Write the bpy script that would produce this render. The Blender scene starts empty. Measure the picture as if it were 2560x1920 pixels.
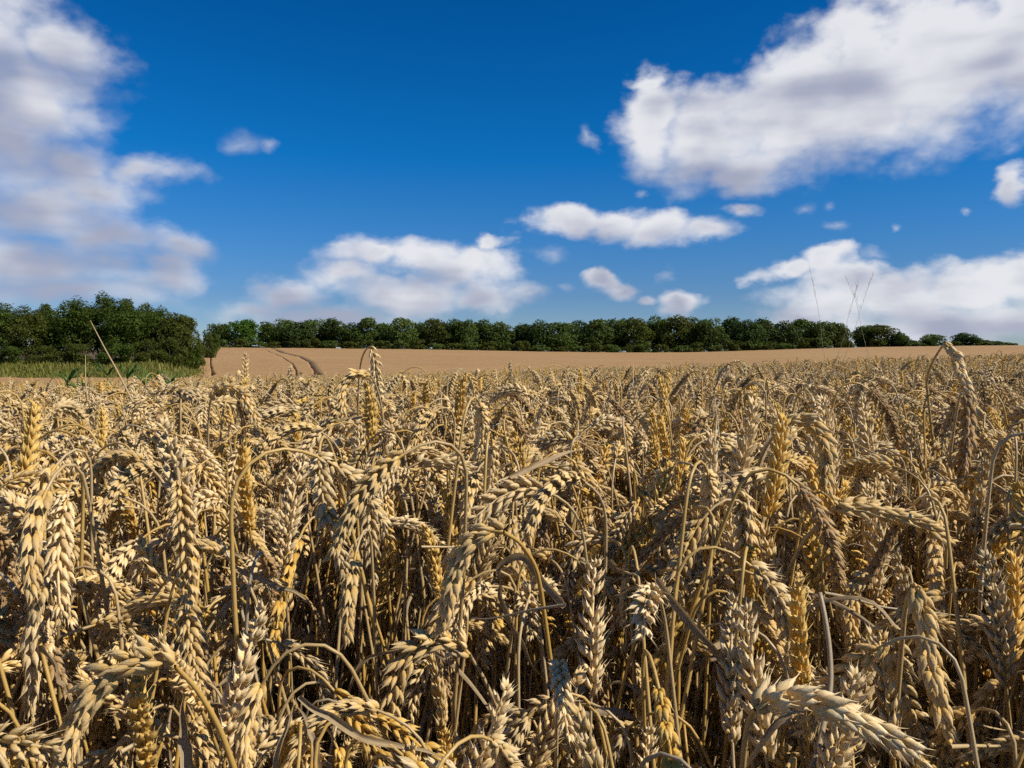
import bpy, math, random
import numpy as np
from mathutils import Vector, Matrix, Euler

# ------------------------------------------------------------------ camera, sky, sun, exposure
SC = bpy.context.scene
COL = SC.collection
R = math.radians
F_PX = 1970.0            # focal length in pixels of a 2560 px wide frame
CAM_Z = 1.0
PITCH = math.atan((960 - 905) / F_PX)      # eye level lies a little above the middle
cam_d = bpy.data.cameras.new('camera'); cam = bpy.data.objects.new('camera', cam_d); COL.objects.link(cam)
cam_d.sensor_width = 36; cam_d.lens = 36 * F_PX / 2560
cam_d.clip_start = 0.02; cam_d.clip_end = 9000
cam.location = (0, 0, CAM_Z); cam.rotation_euler = (R(90) - PITCH, 0, 0)
SC.camera = cam
SC.view_settings.view_transform = 'Standard'; SC.view_settings.look = 'None'
SC.view_settings.exposure = 0.3; SC.view_settings.gamma = 1
SC.cycles.max_bounces = 5; SC.cycles.diffuse_bounces = 2
SC.cycles.use_adaptive_sampling = True; SC.cycles.adaptive_threshold = 0.02; SC.cycles.glossy_bounces = 1
SC.cycles.transmission_bounces = 3; SC.cycles.transparent_max_bounces = 4
SC.cycles.caustics_reflective = False; SC.cycles.caustics_refractive = False
SC.cycles.use_denoising = False
SC.cycles.sample_clamp_indirect = 4

SUN = Vector((0.84, -0.30, 0.80)).normalized()      # towards the sun: behind and right of the camera
sun_el = math.asin(SUN.z); sun_az = math.atan2(SUN.x, SUN.y)
sd = bpy.data.lights.new('sun', 'SUN'); sun = bpy.data.objects.new('sun', sd); COL.objects.link(sun)
sd.energy = 5.0; sd.angle = R(0.53); sd.color = (1.0, 0.935, 0.81)
sun.rotation_euler = (-SUN).to_track_quat('-Z', 'Y').to_euler()
sun.location = (30, -20, 40)

def ray(px, py):
    """world direction through a pixel of the 2560x1920 frame, scaled so that y = 1"""
    v = Vector(((px - 1280) / F_PX, 1.0, (960 - py) / F_PX))
    c, s = math.cos(PITCH), math.sin(PITCH)
    w = Vector((v.x, v.y * c + v.z * s, -v.y * s + v.z * c))
    return w / w.y
def at(px, py, y):
    return Vector((0, 0, CAM_Z)) + ray(px, py) * y
def project(P):
    """world points (n,3) -> pixels"""
    P = np.asarray(P, float) - np.array([0, 0, CAM_Z])
    c, s = math.cos(PITCH), math.sin(PITCH)
    d = P[:, 1] * c - P[:, 2] * s; u = P[:, 1] * s + P[:, 2] * c
    d = np.maximum(d, 1e-3)
    return np.stack([1280 + F_PX * P[:, 0] / d, 960 - F_PX * u / d], 1)

class Nodes:
    def __init__(s, tree): s.t = tree; s.t.nodes.clear()
    def new(s, kind, **kw):
        n = s.t.nodes.new(kind)
        for k, v in kw.items(): setattr(n, k, v)
        return n
    def put(s, sock, v):
        if isinstance(v, bpy.types.NodeSocket): s.t.links.new(v, sock)
        elif v is not None: sock.default_value = v
    def math(s, op, a, b=None, c=None, clamp=False):
        n = s.new('ShaderNodeMath', operation=op, use_clamp=clamp)
        s.put(n.inputs[0], a); s.put(n.inputs[1], b); s.put(n.inputs[2], c)
        return n.outputs[0]
    def vec(s, op, a, b=None, c=None, out=0):
        n = s.new('ShaderNodeVectorMath', operation=op)
        s.put(n.inputs[0], a); s.put(n.inputs[1], b)
        if c is not None: s.put(n.inputs[2], c)
        return n.outputs[out]
    def noise(s, v, scale, detail=4, rough=0.5, dist=0.0, lac=2.0, out='Fac'):
        n = s.new('ShaderNodeTexNoise'); s.put(n.inputs['Vector'], v)
        n.inputs['Scale'].default_value = scale; n.inputs['Detail'].default_value = detail
        n.inputs['Roughness'].default_value = rough; n.inputs['Distortion'].default_value = dist
        n.inputs['Lacunarity'].default_value = lac
        return n.outputs[out]
    def noise2(s, v, scale, detail=4, rough=0.5, out='Fac'):
        o = s.noise(v, scale, detail, rough, out=out); o.node.noise_dimensions = '2D'; return o
    def mix(s, f, a, b, kind='MIX'):
        n = s.new('ShaderNodeMix', data_type='RGBA', blend_type=kind)
        s.put(n.inputs[0], f); s.put(n.inputs[6], a); s.put(n.inputs[7], b)
        return n.outputs[2]
    def smooth(s, v, lo, hi, a=0.0, b=1.0):
        n = s.new('ShaderNodeMapRange', interpolation_type='SMOOTHSTEP')
        s.put(n.inputs[0], v); s.put(n.inputs[1], lo); s.put(n.inputs[2], hi); s.put(n.inputs[3], a); s.put(n.inputs[4], b)
        return n.outputs[0]
    def ramp(s, f, stops):
        n = s.new('ShaderNodeValToRGB'); s.put(n.inputs[0], f)
        e = n.color_ramp.elements
        while len(e) < len(stops): e.new(0.5)
        for x, (p, c) in zip(e, stops): x.position = p; x.color = (*c, 1)
        return n.outputs[0]

W = bpy.data.worlds.new('World'); SC.world = W; W.use_nodes = True
W.cycles.sampling_method = 'MANUAL'; W.cycles.sample_map_resolution = 512
def build_sky():
    N = Nodes(W.node_tree)
    sky = N.new('ShaderNodeTexSky', sky_type='NISHITA')
    sky.sun_disc = False; sky.sun_elevation = sun_el; sky.sun_rotation = sun_az
    sky.altitude = 0; sky.air_density = 1.0; sky.dust_density = 0.15; sky.ozone_density = 1.6
    d = N.new('ShaderNodeTexCoord').outputs['Generated']
    sp = N.new('ShaderNodeSeparateXYZ'); N.put(sp.inputs[0], d)
    az = N.math('ARCTAN2', sp.outputs[0], sp.outputs[1]); el = N.math('ARCSINE', sp.outputs[2])
    cb = N.new('ShaderNodeCombineXYZ'); N.put(cb.inputs[0], az); N.put(cb.inputs[1], el)
    q = cb.outputs[0]
    # clear polarised summer blue: less red and green high up, paler towards the horizon
    tint = N.ramp(N.math('MULTIPLY', el, 2.0), [(0.0, (0.045, 0.0535, 0.073)), (0.16, (0.0245, 0.041, 0.0685)), (0.30, (0.0145, 0.0425, 0.077)), (0.5, (0.0022, 0.0415, 0.083)), (0.9, (0.0003, 0.0335, 0.072))])
    blue = N.vec('MULTIPLY', sky.outputs[0], tint)
    # ragged edges: the look-up point is stirred by coarse and fine turbulence
    qs = N.vec('MULTIPLY', q, (1.0, 1.55, 1.0))
    w1 = N.noise2(qs, 5.0, 2, 0.5, out='Color'); w2 = N.noise2(qs, 17.0, 4, 0.58, out='Color')
    o1 = N.vec('MULTIPLY_ADD', w1, (0.10, 0.060, 0), (-0.05, -0.030, 0))
    o2 = N.vec('MULTIPLY_ADD', w2, (0.038, 0.026, 0), (-0.019, -0.013, 0))
    qw = N.vec('ADD', N.vec('ADD', q, o1), o2)
    K = 2560 / 2212
    # (x, y, rx, ry, thinness) of the cloud heaps, as bearings and heights above the horizon
    heaps = [
     (1388,262,98,95,0),(1540,298,160,105,0),(1710,255,170,140,0),(1860,190,180,150,0),(2030,140,200,160,0),(2215,90,190,150,0),(1640,375,110,50,0),(1368,172,64,34,.05),
     (2226,414,34,34,0),
     (1200,480,95,36,0),(1305,485,90,36,0),(1415,492,90,36,0),(1500,512,75,30,0),(1600,468,56,24,.05),
     (920,562,115,52,0),(1010,590,110,55,0),(800,560,120,42,.1),(760,605,110,48,.05),(640,655,120,40,0),(560,670,100,28,0),(720,692,200,22,0),(900,645,190,48,0),(1065,640,110,42,0),(1070,522,50,25,.12),
     (1300,583,52,27,0),(1345,608,55,25,.1),(1398,632,35,18,.1),(1480,645,52,30,0),
     (1690,600,95,22,.05),(1790,580,65,26,0),(1850,622,130,36,0),(1970,645,160,48,0),(2100,628,160,48,0),(2225,618,140,50,0),(2060,695,300,46,0),(1850,690,160,30,.1),(1730,684,110,28,0),(1800,655,150,44,0),
     (-20,80,210,160,0),(150,120,120,70,0),(40,220,210,120,0),(110,350,190,80,0),(310,368,130,40,0),(190,410,180,60,0),(90,460,220,85,0),(-30,330,200,160,0),(210,520,240,56,0),(400,545,120,38,.1),(340,592,130,36,0),(60,570,280,80,0),(130,630,280,44,0),
     
    ]
    dist = None
    for (x, y, rx, ry, thin) in heaps:
        v = ray(x * K, y * K); a = math.atan2(v.x, v.y); e = math.atan2(v.z, math.hypot(v.x, v.y))
        ia, ie = F_PX / (rx * K), F_PX / (ry * K)
        ia *= 1 / math.cos(a) ** 2 * 1.0
        rel = N.vec('MULTIPLY_ADD', qw, (ia, ie, 0), (-a * ia, -e * ie, 0))
        L = N.vec('LENGTH', rel, out=1)
        if thin: L = N.math('ADD', L, thin + (0.52 if thin >= 0.2 else 0.14))
        dist = L if dist is None else N.math('SMOOTH_MIN', dist, L, 0.22)
    # whole clouds, only to tell their lit crowns from their shaded feet
    num = den = None
    for (x, y, rx, ry) in [(1440,280,230,170),(1750,250,260,220),(2100,150,260,220),(2210,410,60,60),(1300,490,200,50),(1480,505,200,45),(880,585,260,80),
                           (700,660,220,50),(1330,600,110,45),(1480,645,60,34),(2000,640,420,100),(60,130,260,190),(180,380,260,110),(200,560,320,100)]:
        v = ray(x * K, y * K); a = math.atan2(v.x, v.y); e = math.atan2(v.z, math.hypot(v.x, v.y))
        ia, ie = F_PX / (rx * K) / math.cos(a) ** 2, F_PX / (ry * K)
        rel = N.vec('MULTIPLY_ADD', qw, (ia, ie, 0), (-a * ia, -e * ie, 0))
        wgt = N.math('SUBTRACT', 1.6, N.vec('LENGTH', rel, out=1), clamp=True)
        num = N.vec('MULTIPLY_ADD', rel, wgt, (0, 0, 0) if num is None else num)
        den = N.math('ADD', wgt, 0.001 if den is None else den)
    wisp = None
    for (x, y, rx, ry) in [(520,298,60,34),(575,300,34,22),(1755,463,62,20),(1838,458,26,13),(1830,503,40,17),(1165,550,50,20),(1240,298,24,20),(1370,402,24,16),(1985,508,22,12),(1452,590,24,13),(1200,620,34,16),(1890,573,60,13),(2145,470,20,12)]:
        v = ray(x * K, y * K); a = math.atan2(v.x, v.y); e = math.atan2(v.z, math.hypot(v.x, v.y))
        ia, ie = F_PX / (rx * K) / math.cos(a) ** 2, F_PX / (ry * K)
        L = N.vec('LENGTH', N.vec('MULTIPLY_ADD', qw, (ia, ie, 0), (-a * ia, -e * ie, 0)), out=1)
        wisp = L if wisp is None else N.math('SMOOTH_MIN', wisp, L, 0.2)
    inframe = N.math('SUBTRACT', 1.27, dist)
    # the same broken cumulus goes on round the rest of the sky
    wide = N.noise(N.vec('MULTIPLY', d, (1, 1, 2.2)), 2.6, 4, 0.5)
    others = N.math('MULTIPLY', N.math('SUBTRACT', wide, 0.57), 6.0)
    gx = N.smooth(N.math('ABSOLUTE', az), 0.60, 0.72); gy = N.smooth(el, 0.47, 0.60)
    gate = N.math('MAXIMUM', gx, gy)
    mx = N.new('ShaderNodeMix', data_type='FLOAT'); N.put(mx.inputs[0], gate); N.put(mx.inputs[2], inframe); N.put(mx.inputs[3], others)
    field = mx.outputs[0]
    fb = N.noise2(qs, 13.0, 6, 0.55); sm = N.noise2(qs, 8.0, 2, 0.45); sm2 = N.noise2(N.vec('ADD', qs, (0.03, 0.045, 0)), 8.0, 2, 0.45)
    lo = N.noise2(N.vec('MULTIPLY', q, (1, 4.6, 1)), 4.6, 3, 0.5)
    sy = N.new('ShaderNodeSeparateXYZ'); N.put(sy.inputs[0], num)
    up = N.math('DIVIDE', sy.outputs[1], den)                # top or foot of a heap
    up = N.math('MULTIPLY', up, N.math('SUBTRACT', 1.0, gate))
    vo = N.new('ShaderNodeTexVoronoi', voronoi_dimensions='2D', feature='F1'); N.put(vo.inputs['Vector'], N.vec('ADD', qs, N.vec('MULTIPLY', o2, (0.8, 0.8, 0)))); vo.inputs['Scale'].default_value = 30.0
    vo.inputs['Detail'].default_value = 1.0; vo.inputs['Roughness'].default_value = 0.45
    billow = N.math('SUBTRACT', 0.42, vo.outputs['Distance'])    # cauliflower lumps
    dens = N.math('ADD', field, N.math('MULTIPLY', N.math('SUBTRACT', fb, 0.5), 0.95))
    dens = N.math('ADD', dens, N.math('MULTIPLY', billow, 0.20))
    soft = N.math('ADD', N.smooth(up, -0.45, 0.45, 1.02, 0.66), N.smooth(az, -0.45, 0.05, 0.34, 0.0))
    cover = N.smooth(dens, 0.02, soft)
    thin_c = N.smooth(N.math('ADD', N.math('SUBTRACT', 1.25, wisp), N.math('MULTIPLY', N.math('SUBTRACT', fb, 0.5), 1.1)), 0.25, 1.7, 0.0, 0.55)
    cover = N.math('MAXIMUM', cover, thin_c)
    cover = N.math('MULTIPLY', cover, N.smooth(el, -0.03, 0.03))
    relief = N.math('MULTIPLY', N.math('SUBTRACT', sm, sm2), 1.3)
    deep = N.smooth(dens, 0.35, 1.3)                         # thick middles let less sun through
    lit = N.math('ADD', N.math('SUBTRACT', 0.80, N.math('MULTIPLY', deep, 0.34)), relief)
    lit = N.math('ADD', lit, N.math('MULTIPLY', up, 0.48))
    lit = N.math('ADD', lit, N.math('MULTIPLY', billow, 0.12))
    lit = N.math('ADD', lit, N.math('MULTIPLY', N.math('SUBTRACT', lo, 0.5), 1.35))
    lit = N.math('ADD', lit, N.smooth(az, -0.6, 0.2, -0.24, 0.10))
    lit = N.smooth(lit, -0.05, 1.05)
    cc = N.mix(lit, (0.305, 0.328, 0.425, 1), (0.655, 0.66, 0.69, 1))
    col = N.mix(N.math('MULTIPLY', cover, 0.97), blue, cc)
    bg = N.new('ShaderNodeBackground'); N.put(bg.inputs[0], col); bg.inputs[1].default_value = 1.0
    N.put(N.new('ShaderNodeOutputWorld').inputs[0], bg.outputs[0])
build_sky()

# ------------------------------------------------------------------ helpers
rng = np.random.default_rng(11)
def U(a, b): return float(rng.uniform(a, b))

def mesh(name, V, quads=None, tris=None, mats=(), attr=None, smooth=True, mat_index=None):
    V = np.asarray(V, np.float32).reshape(-1, 3)
    q = np.zeros((0, 4), np.int32) if quads is None or len(quads) == 0 else np.asarray(quads, np.int32)
    t = np.zeros((0, 3), np.int32) if tris is None or len(tris) == 0 else np.asarray(tris, np.int32)
    me = bpy.data.meshes.new(name)
    me.vertices.add(len(V)); me.vertices.foreach_set('co', V.ravel())
    loops = np.concatenate([q.ravel(), t.ravel()]); nf = len(q) + len(t)
    me.loops.add(len(loops)); me.loops.foreach_set('vertex_index', loops)
    me.polygons.add(nf)
    start = np.concatenate([np.arange(len(q)) * 4, len(q) * 4 + np.arange(len(t)) * 3]).astype(np.int32)
    me.polygons.foreach_set('loop_start', start)
    for m in mats: me.materials.append(m)
    if mat_index is not None: me.polygons.foreach_set('material_index', np.asarray(mat_index, np.int32))
    if attr is not None:
        a = me.attributes.new('tip', 'FLOAT', 'POINT'); a.data.foreach_set('value', np.asarray(attr, np.float32))
    me.update(calc_edges=True)
    if smooth: me.polygons.foreach_set('use_smooth', np.ones(nf, bool))
    return me
def put(name, me, parent=None, loc=None):
    o = bpy.data.objects.new(name, me); COL.objects.link(o)
    if parent is not None: o.parent = parent
    if loc is not None: o.location = loc
    return o
def tag(o, label=None, cat=None, group=None, kind=None):
    if label: o['label'] = label
    if cat: o['category'] = cat
    if group: o['group'] = group
    if kind: o['kind'] = kind
    return o
class Geo:
    """collects shapes: vertices, quads, tris, per-vertex value"""
    def __init__(s): s.V = []; s.Q = []; s.T = []; s.A = []; s.MQ = []; s.MT = []; s.n = 0
    def add(s, V, Q=None, T=None, A=None, m=0):
        V = np.asarray(V, float); s.V.append(V)
        if Q is not None and len(Q): s.Q.append(np.asarray(Q) + s.n); s.MQ.append(np.full(len(Q), m))
        if T is not None and len(T): s.T.append(np.asarray(T) + s.n); s.MT.append(np.full(len(T), m))
        s.A.append(np.zeros(len(V)) if A is None else np.asarray(A, float)); s.n += len(V)
    def put(s, g, M=None, m=0):
        V, Q, T, A = g.arrays()
        if M is not None: V = V @ M[:3, :3].T + M[:3, 3]
        s.add(V, Q, T, A, m)
    def arrays(s):
        c = lambda L, w: np.concatenate(L) if L else np.zeros((0, w), int)
        return (np.concatenate(s.V) if s.V else np.zeros((0, 3)), c(s.Q, 4), c(s.T, 3), np.concatenate(s.A) if s.A else np.zeros(0))
    def mesh(s, name, mats, smooth=True):
        V, Q, T, A = s.arrays()
        mi = np.concatenate(s.MQ + s.MT) if (s.MQ or s.MT) else []
        return mesh(name, V, Q, T, mats, A, smooth, mi)

def smooth_path(P, n):
    """Catmull-Rom through the points, resampled to n equal steps"""
    P = np.asarray(P, float)
    if len(P) == 2: return P[0] + (P[1] - P[0]) * np.linspace(0, 1, n)[:, None]
    E = np.vstack([2 * P[0] - P[1], P, 2 * P[-1] - P[-2]])
    out = []
    for i in range(1, len(E) - 2):
        t = np.linspace(0, 1, 12, endpoint=False)[:, None]
        a, b, c, d = E[i - 1], E[i], E[i + 1], E[i + 2]
        out.append(0.5 * (2 * b + (c - a) * t + (2 * a - 5 * b + 4 * c - d) * t ** 2 + (-a + 3 * b - 3 * c + d) * t ** 3))
    out = np.vstack(out + [P[-1:]])
    return resample(out, n)
def resample(P, n):
    L = np.concatenate([[0], np.cumsum(np.linalg.norm(np.diff(P, axis=0), axis=1))])
    s = np.linspace(0, L[-1], n)
    return np.stack([np.interp(s, L, P[:, k]) for k in range(3)], 1)
def plen(P): return float(np.linalg.norm(np.diff(np.asarray(P), axis=0), axis=1).sum())
def frames(P, hint=(0.3, 0.1, 0.9), twist=0.0):
    T = np.gradient(P, axis=0); T /= np.linalg.norm(T, axis=1)[:, None] + 1e-12
    n = np.cross(T[0], hint)
    if np.linalg.norm(n) < 1e-3: n = np.cross(T[0], (1, 0, 0))
    n /= np.linalg.norm(n); Ns = []
    for i in range(len(P)):
        n = n - T[i] * np.dot(n, T[i]); n /= np.linalg.norm(n) + 1e-12
        a = twist * i / max(1, len(P) - 1)
        b = np.cross(T[i], n); Ns.append(n * math.cos(a) + b * math.sin(a))
    Nn = np.array(Ns); return T, Nn, np.cross(T, Nn)
def tube(g, P, r, segs=6, A=None, cap=True, m=0):
    P = np.asarray(P, float); k = len(P); r = np.broadcast_to(np.asarray(r, float), (k,))
    T, Nn, B = frames(P)
    a = np.arange(segs) / segs * 2 * math.pi
    V = P[:, None] + r[:, None, None] * (np.cos(a)[None, :, None] * Nn[:, None] + np.sin(a)[None, :, None] * B[:, None])
    i = np.arange(k - 1)[:, None] * segs; j = np.arange(segs)[None]; jn = (j + 1) % segs
    Q = np.stack([i + j, i + jn, i + segs + jn, i + segs + j], -1).reshape(-1, 4)
    Tt = []
    V = V.reshape(-1, 3); at_ = np.repeat(np.linspace(0, 1, k) if A is None else A, segs)
    if cap:
        V = np.vstack([V, P[-1:]]); at_ = np.append(at_, 1)
        Tt = [((k - 1) * segs + x, (k - 1) * segs + (x + 1) % segs, k * segs) for x in range(segs)]
    g.add(V, Q, Tt, at_, m)
def strap(g, P, w, twist=0.0, hint=(0.3, 0.1, 0.9), fold=0.25, m=0, taper=True, start=0.0):
    """a leaf blade: a thin folded ribbon along P, w = half width"""
    P = np.asarray(P, float); k = len(P); T, Nn, B = frames(P, hint, twist)
    t = np.linspace(0, 1, k)
    ww = w * np.clip(1 - t ** 3, 0.04, 1) * np.clip(0.7 + t * 2, 0, 1) * (1 + 0.14 * np.sin(t * 17 + w * 4000) * np.sin(t * 7))
    u = np.array([-1, -0.5, 0, 0.5, 1.0])
    lift = fold * (np.abs(u) - 0.4)
    V = P[:, None] + ww[:, None, None] * (u[None, :, None] * Nn[:, None] + lift[None, :, None] * B[:, None])
    Q = [(i * 5 + j, i * 5 + j + 1, i * 5 + 6 + j, i * 5 + 5 + j) for i in range(k - 1) for j in range(4)]
    g.add(V.reshape(-1, 3), Q, None, np.tile(u * 0.5 + 0.5, k), m)

# ------------------------------------------------------------------ materials
def material(name, build):
    m = bpy.data.materials.new(name); m.use_nodes = True
    N = Nodes(m.node_tree); out = N.new('ShaderNodeOutputMaterial')
    N.put(out.inputs[0], build(N)); return m
def leafy(N, col, trans=0.25, rough=0.6, spec=0.3, bump=None, tcol=None):
    p = N.new('ShaderNodeBsdfPrincipled'); N.put(p.inputs['Base Color'], col)
    p.inputs['Roughness'].default_value = rough; p.inputs['Specular IOR Level'].default_value = spec
    if bump is not None: N.put(p.inputs['Normal'], bump)
    if not trans: return p.outputs[0]
    t = N.new('ShaderNodeBsdfTranslucent'); N.put(t.inputs[0], tcol if tcol is not None else col)
    mx = N.new('ShaderNodeMixShader'); mx.inputs[0].default_value = trans
    N.put(mx.inputs[1], p.outputs[0]); N.put(mx.inputs[2], t.outputs[0]); return mx.outputs[0]
def bump_of(N, h, strength=0.3, dist=0.001):
    b = N.new('ShaderNodeBump'); b.inputs['Strength'].default_value = strength; b.inputs['Distance'].default_value = dist
    N.put(b.inputs['Height'], h); return b.outputs[0]
def pos(N): return N.new('ShaderNodeTexCoord').outputs['Object']

def ear_mat(name, base, tipc, dark):
    def g(N):
        a = N.new('ShaderNodeAttribute', attribute_name='tip').outputs['Fac']
        isl = N.new('ShaderNodeNewGeometry').outputs['Random Per Island']
        rnd = N.new('ShaderNodeObjectInfo').outputs['Random']
        nz = N.noise(pos(N), 700, 3, 0.6)
        c = N.mix(N.smooth(a, 0.1, 0.85), (*base, 1), (*tipc, 1))
        c = N.mix(N.math('MULTIPLY', N.smooth(isl, 0.62, 1.0), 0.55), c, (*dark, 1))
        c = N.mix(N.smooth(nz, 0.55, 0.8, 0, 0.35), c, (*dark, 1))
        k = N.math('ADD', N.math('MULTIPLY', rnd, 0.40), 0.93)
        sc = N.new('ShaderNodeVectorMath', operation='SCALE'); N.put(sc.inputs[0], c); N.put(sc.inputs[3], k)
        return leafy(N, sc.outputs[0], 0.12, 0.7, 0.12, bump_of(N, nz, 0.5, 0.0006))
    return material(name, g)
EAR = {
 'pale':  ear_mat('ear_pale',  (0.55, 0.385, 0.165), (0.65, 0.50, 0.285), (0.33, 0.21, 0.095)),
 'straw': ear_mat('ear_straw', (0.53, 0.345, 0.115), (0.62, 0.45, 0.22), (0.31, 0.185, 0.07)),
 'gold':  ear_mat('ear_gold',  (0.58, 0.34, 0.06), (0.64, 0.43, 0.14), (0.36, 0.19, 0.04)),
 'brown': ear_mat('ear_brown', (0.34, 0.205, 0.085), (0.42, 0.29, 0.15), (0.20, 0.11, 0.045)),
}
def stem_mat(name, lo, hi, grey):
    def f(N):
        rnd = N.new('ShaderNodeObjectInfo').outputs['Random']
        st = N.noise(N.vec('MULTIPLY', pos(N), (500, 500, 14)), 1.0, 3, 0.6)
        c = N.mix(rnd, (*lo, 1), (*hi, 1))
        c = N.mix(N.smooth(st, 0.5, 0.75, 0, 0.6), c, (*grey, 1))
        return leafy(N, c, 0.08, 0.42, 0.4, bump_of(N, st, 0.3, 0.0004))
    return material(name, f)
STEM = {
 'gold':  stem_mat('stem_gold', (0.46, 0.27, 0.055), (0.50, 0.33, 0.11), (0.36, 0.24, 0.11)),
 'straw': stem_mat('stem_straw', (0.42, 0.28, 0.11), (0.50, 0.37, 0.20), (0.33, 0.24, 0.14)),
 'grey':  stem_mat('stem_grey', (0.33, 0.25, 0.15), (0.42, 0.34, 0.23), (0.24, 0.19, 0.13)),
}
def blade_f(N):
    a = N.new('ShaderNodeAttribute', attribute_name='tip').outputs['Fac']
    rnd = N.new('ShaderNodeObjectInfo').outputs['Random']
    cb = N.new('ShaderNodeCombineXYZ'); N.put(cb.inputs[0], N.math('MULTIPLY', a, 22.0)); N.put(cb.inputs[1], rnd)
    st = N.noise(cb.outputs[0], 1.0, 2, 0.5); bl = N.noise(pos(N), 60, 4, 0.6)
    c = N.mix(rnd, (0.42, 0.295, 0.15, 1), (0.34, 0.265, 0.165, 1))
    c = N.mix(N.smooth(st, 0.45, 0.65, 0, 0.5), c, (0.22, 0.155, 0.085, 1))
    c = N.mix(N.smooth(bl, 0.50, 0.70, 0, 0.6), c, (0.19, 0.125, 0.06, 1))
    return leafy(N, c, 0.22, 0.55, 0.3, bump_of(N, st, 0.7, 0.0005))
BLADE = material('dry_blade', blade_f)

def foliage(name, c1, c2, c3):
    def f(N):
        isl = N.new('ShaderNodeNewGeometry').outputs['Random Per Island']
        rnd = N.new('ShaderNodeObjectInfo').outputs['Random']
        c = N.ramp(isl, [(0.0, c1), (0.55, c2), (1.0, c3)])
        c = N.mix(N.math('MULTIPLY', rnd, 0.6), c, (*[0.5 * (x + y) for x, y in zip(c1, (0.06, 0.07, 0.012))], 1))
        return leafy(N, c, 0.38, 0.6, 0.12)
    return material(name, f)
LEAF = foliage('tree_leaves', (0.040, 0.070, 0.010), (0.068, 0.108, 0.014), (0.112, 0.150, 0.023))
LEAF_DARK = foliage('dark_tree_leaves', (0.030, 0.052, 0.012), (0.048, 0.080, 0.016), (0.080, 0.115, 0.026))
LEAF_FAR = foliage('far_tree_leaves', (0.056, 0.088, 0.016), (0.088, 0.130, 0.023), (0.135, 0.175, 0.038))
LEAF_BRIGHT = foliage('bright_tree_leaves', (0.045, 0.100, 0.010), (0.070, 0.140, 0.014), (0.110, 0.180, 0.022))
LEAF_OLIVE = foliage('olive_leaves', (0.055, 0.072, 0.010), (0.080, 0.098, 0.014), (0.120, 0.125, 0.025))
WEED = foliage('weed_leaves', (0.055, 0.115, 0.022), (0.082, 0.155, 0.033), (0.115, 0.195, 0.05))
GRASS = foliage('verge_grass', (0.19, 0.205, 0.034), (0.29, 0.265, 0.06), (0.42, 0.34, 0.13))
def bark_f(N):
    nz = N.noise(N.vec('MULTIPLY', pos(N), (6, 6, 1.2)), 3, 5, 0.6)
    return leafy(N, N.mix(nz, (0.05, 0.042, 0.033, 1), (0.16, 0.14, 0.115, 1)), 0, 0.9, 0.1, bump_of(N, nz, 0.6, 0.05))
BARK = material('bark', bark_f)
def soil_f(N):
    p = pos(N); a = N.noise(p, 14, 6, 0.65); b = N.noise(p, 0.05, 3, 0.5)
    c = N.mix(a, (0.045, 0.030, 0.018, 1), (0.16, 0.11, 0.065, 1))
    c = N.mix(N.smooth(b, 0.45, 0.6, 0, 0.5), c, (0.13, 0.115, 0.045, 1))
    return leafy(N, c, 0, 0.95, 0.1, bump_of(N, a, 0.8, 0.04))
SOIL = material('soil', soil_f)
def crop_f(N):
    p = pos(N)
    fine = N.noise(p, 5.0, 5, 0.75); mid = N.noise(N.vec('MULTIPLY', p, (0.35, 1.0, 1.0)), 0.55, 4, 0.6); big = N.noise(p, 0.018, 3, 0.5)
    c = N.ramp(fine, [(0.25, (0.235, 0.132, 0.052)), (0.5, (0.35, 0.207, 0.088)), (0.8, (0.43, 0.278, 0.135))])
    streak = N.noise(N.vec('MULTIPLY', p, (0.04, 0.45, 0.45)), 1.0, 4, 0.65)
    c = N.mix(N.smooth(streak, 0.45, 0.72, 0, 0.42), c, (0.215, 0.128, 0.058, 1))
    c = N.mix(N.smooth(mid, 0.48, 0.72, 0, 0.45), c, (0.245, 0.142, 0.062, 1))
    c = N.mix(N.smooth(big, 0.45, 0.65, 0, 0.3), c, (0.38, 0.245, 0.12, 1))
    return leafy(N, c, 0, 0.8, 0.1, bump_of(N, fine, 0.6, 0.05))
CROP = material('distant_crop', crop_f)

# ------------------------------------------------------------------ the lie of the land
_Y = np.array([-4000, 0, 8, 12, 20, 40, 60, 80, 100, 150, 200, 280, 305, 330, 400, 700, 4000.])
_Z = np.array([0, 0, 0, -0.05, -0.32, -0.95, -1.25, -1.20, -0.75, 0.9, 2.55, 5.15, 5.5, 5.4, 3.5, -4, -40.])
_u = np.array([-0.9, -0.345, -0.09, 0.06, 0.21, 0.31, 0.416, 0.57, 0.66, 0.9])
_e = np.array([868, 868, 873, 879, 881, 875, 868, 864, 862, 862.])
def ground_z(x, y):
    x = np.asarray(x, float); y = np.asarray(y, float)
    z = np.interp(y, _Y, _Z)
    for k in (-0.06, 0.06): z = z + 0.5 * (np.interp(y * (1 + k), _Y, _Z) - np.interp(y, _Y, _Z))   # rounded bends
    far = np.clip((y - 60) / 220, 0, 1); far = far * far * (3 - 2 * far)
    u = np.clip(x / np.maximum(y, 1), -0.9, 0.9)
    ee = np.mean([np.interp(u + k, _u, _e) for k in (-0.06, -0.03, 0, 0.03, 0.06)], axis=0)
    dz = (870.5 - ee) / F_PX * 280
    near = 1 - np.clip((y - 14) / 40, 0, 1)
    tilt = 0.030 * np.clip(x, -9, 9) * near * np.clip((y - 0.5) / 6, 0, 1)
    bk = np.clip((y - 71) / 18, 0, 1); bk = bk * bk * (3 - 2 * bk) * (1 - np.clip((y - 105) / 60, 0, 1))
    bk = bk * 2.1 * np.clip((-0.405 - u) / 0.05, 0, 1)          # the copse stands on a low bank
    return z + dz * far + bk + tilt + 0.02 * np.sin(x * 0.9 + 1) * np.sin(y * 0.7)
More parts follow.
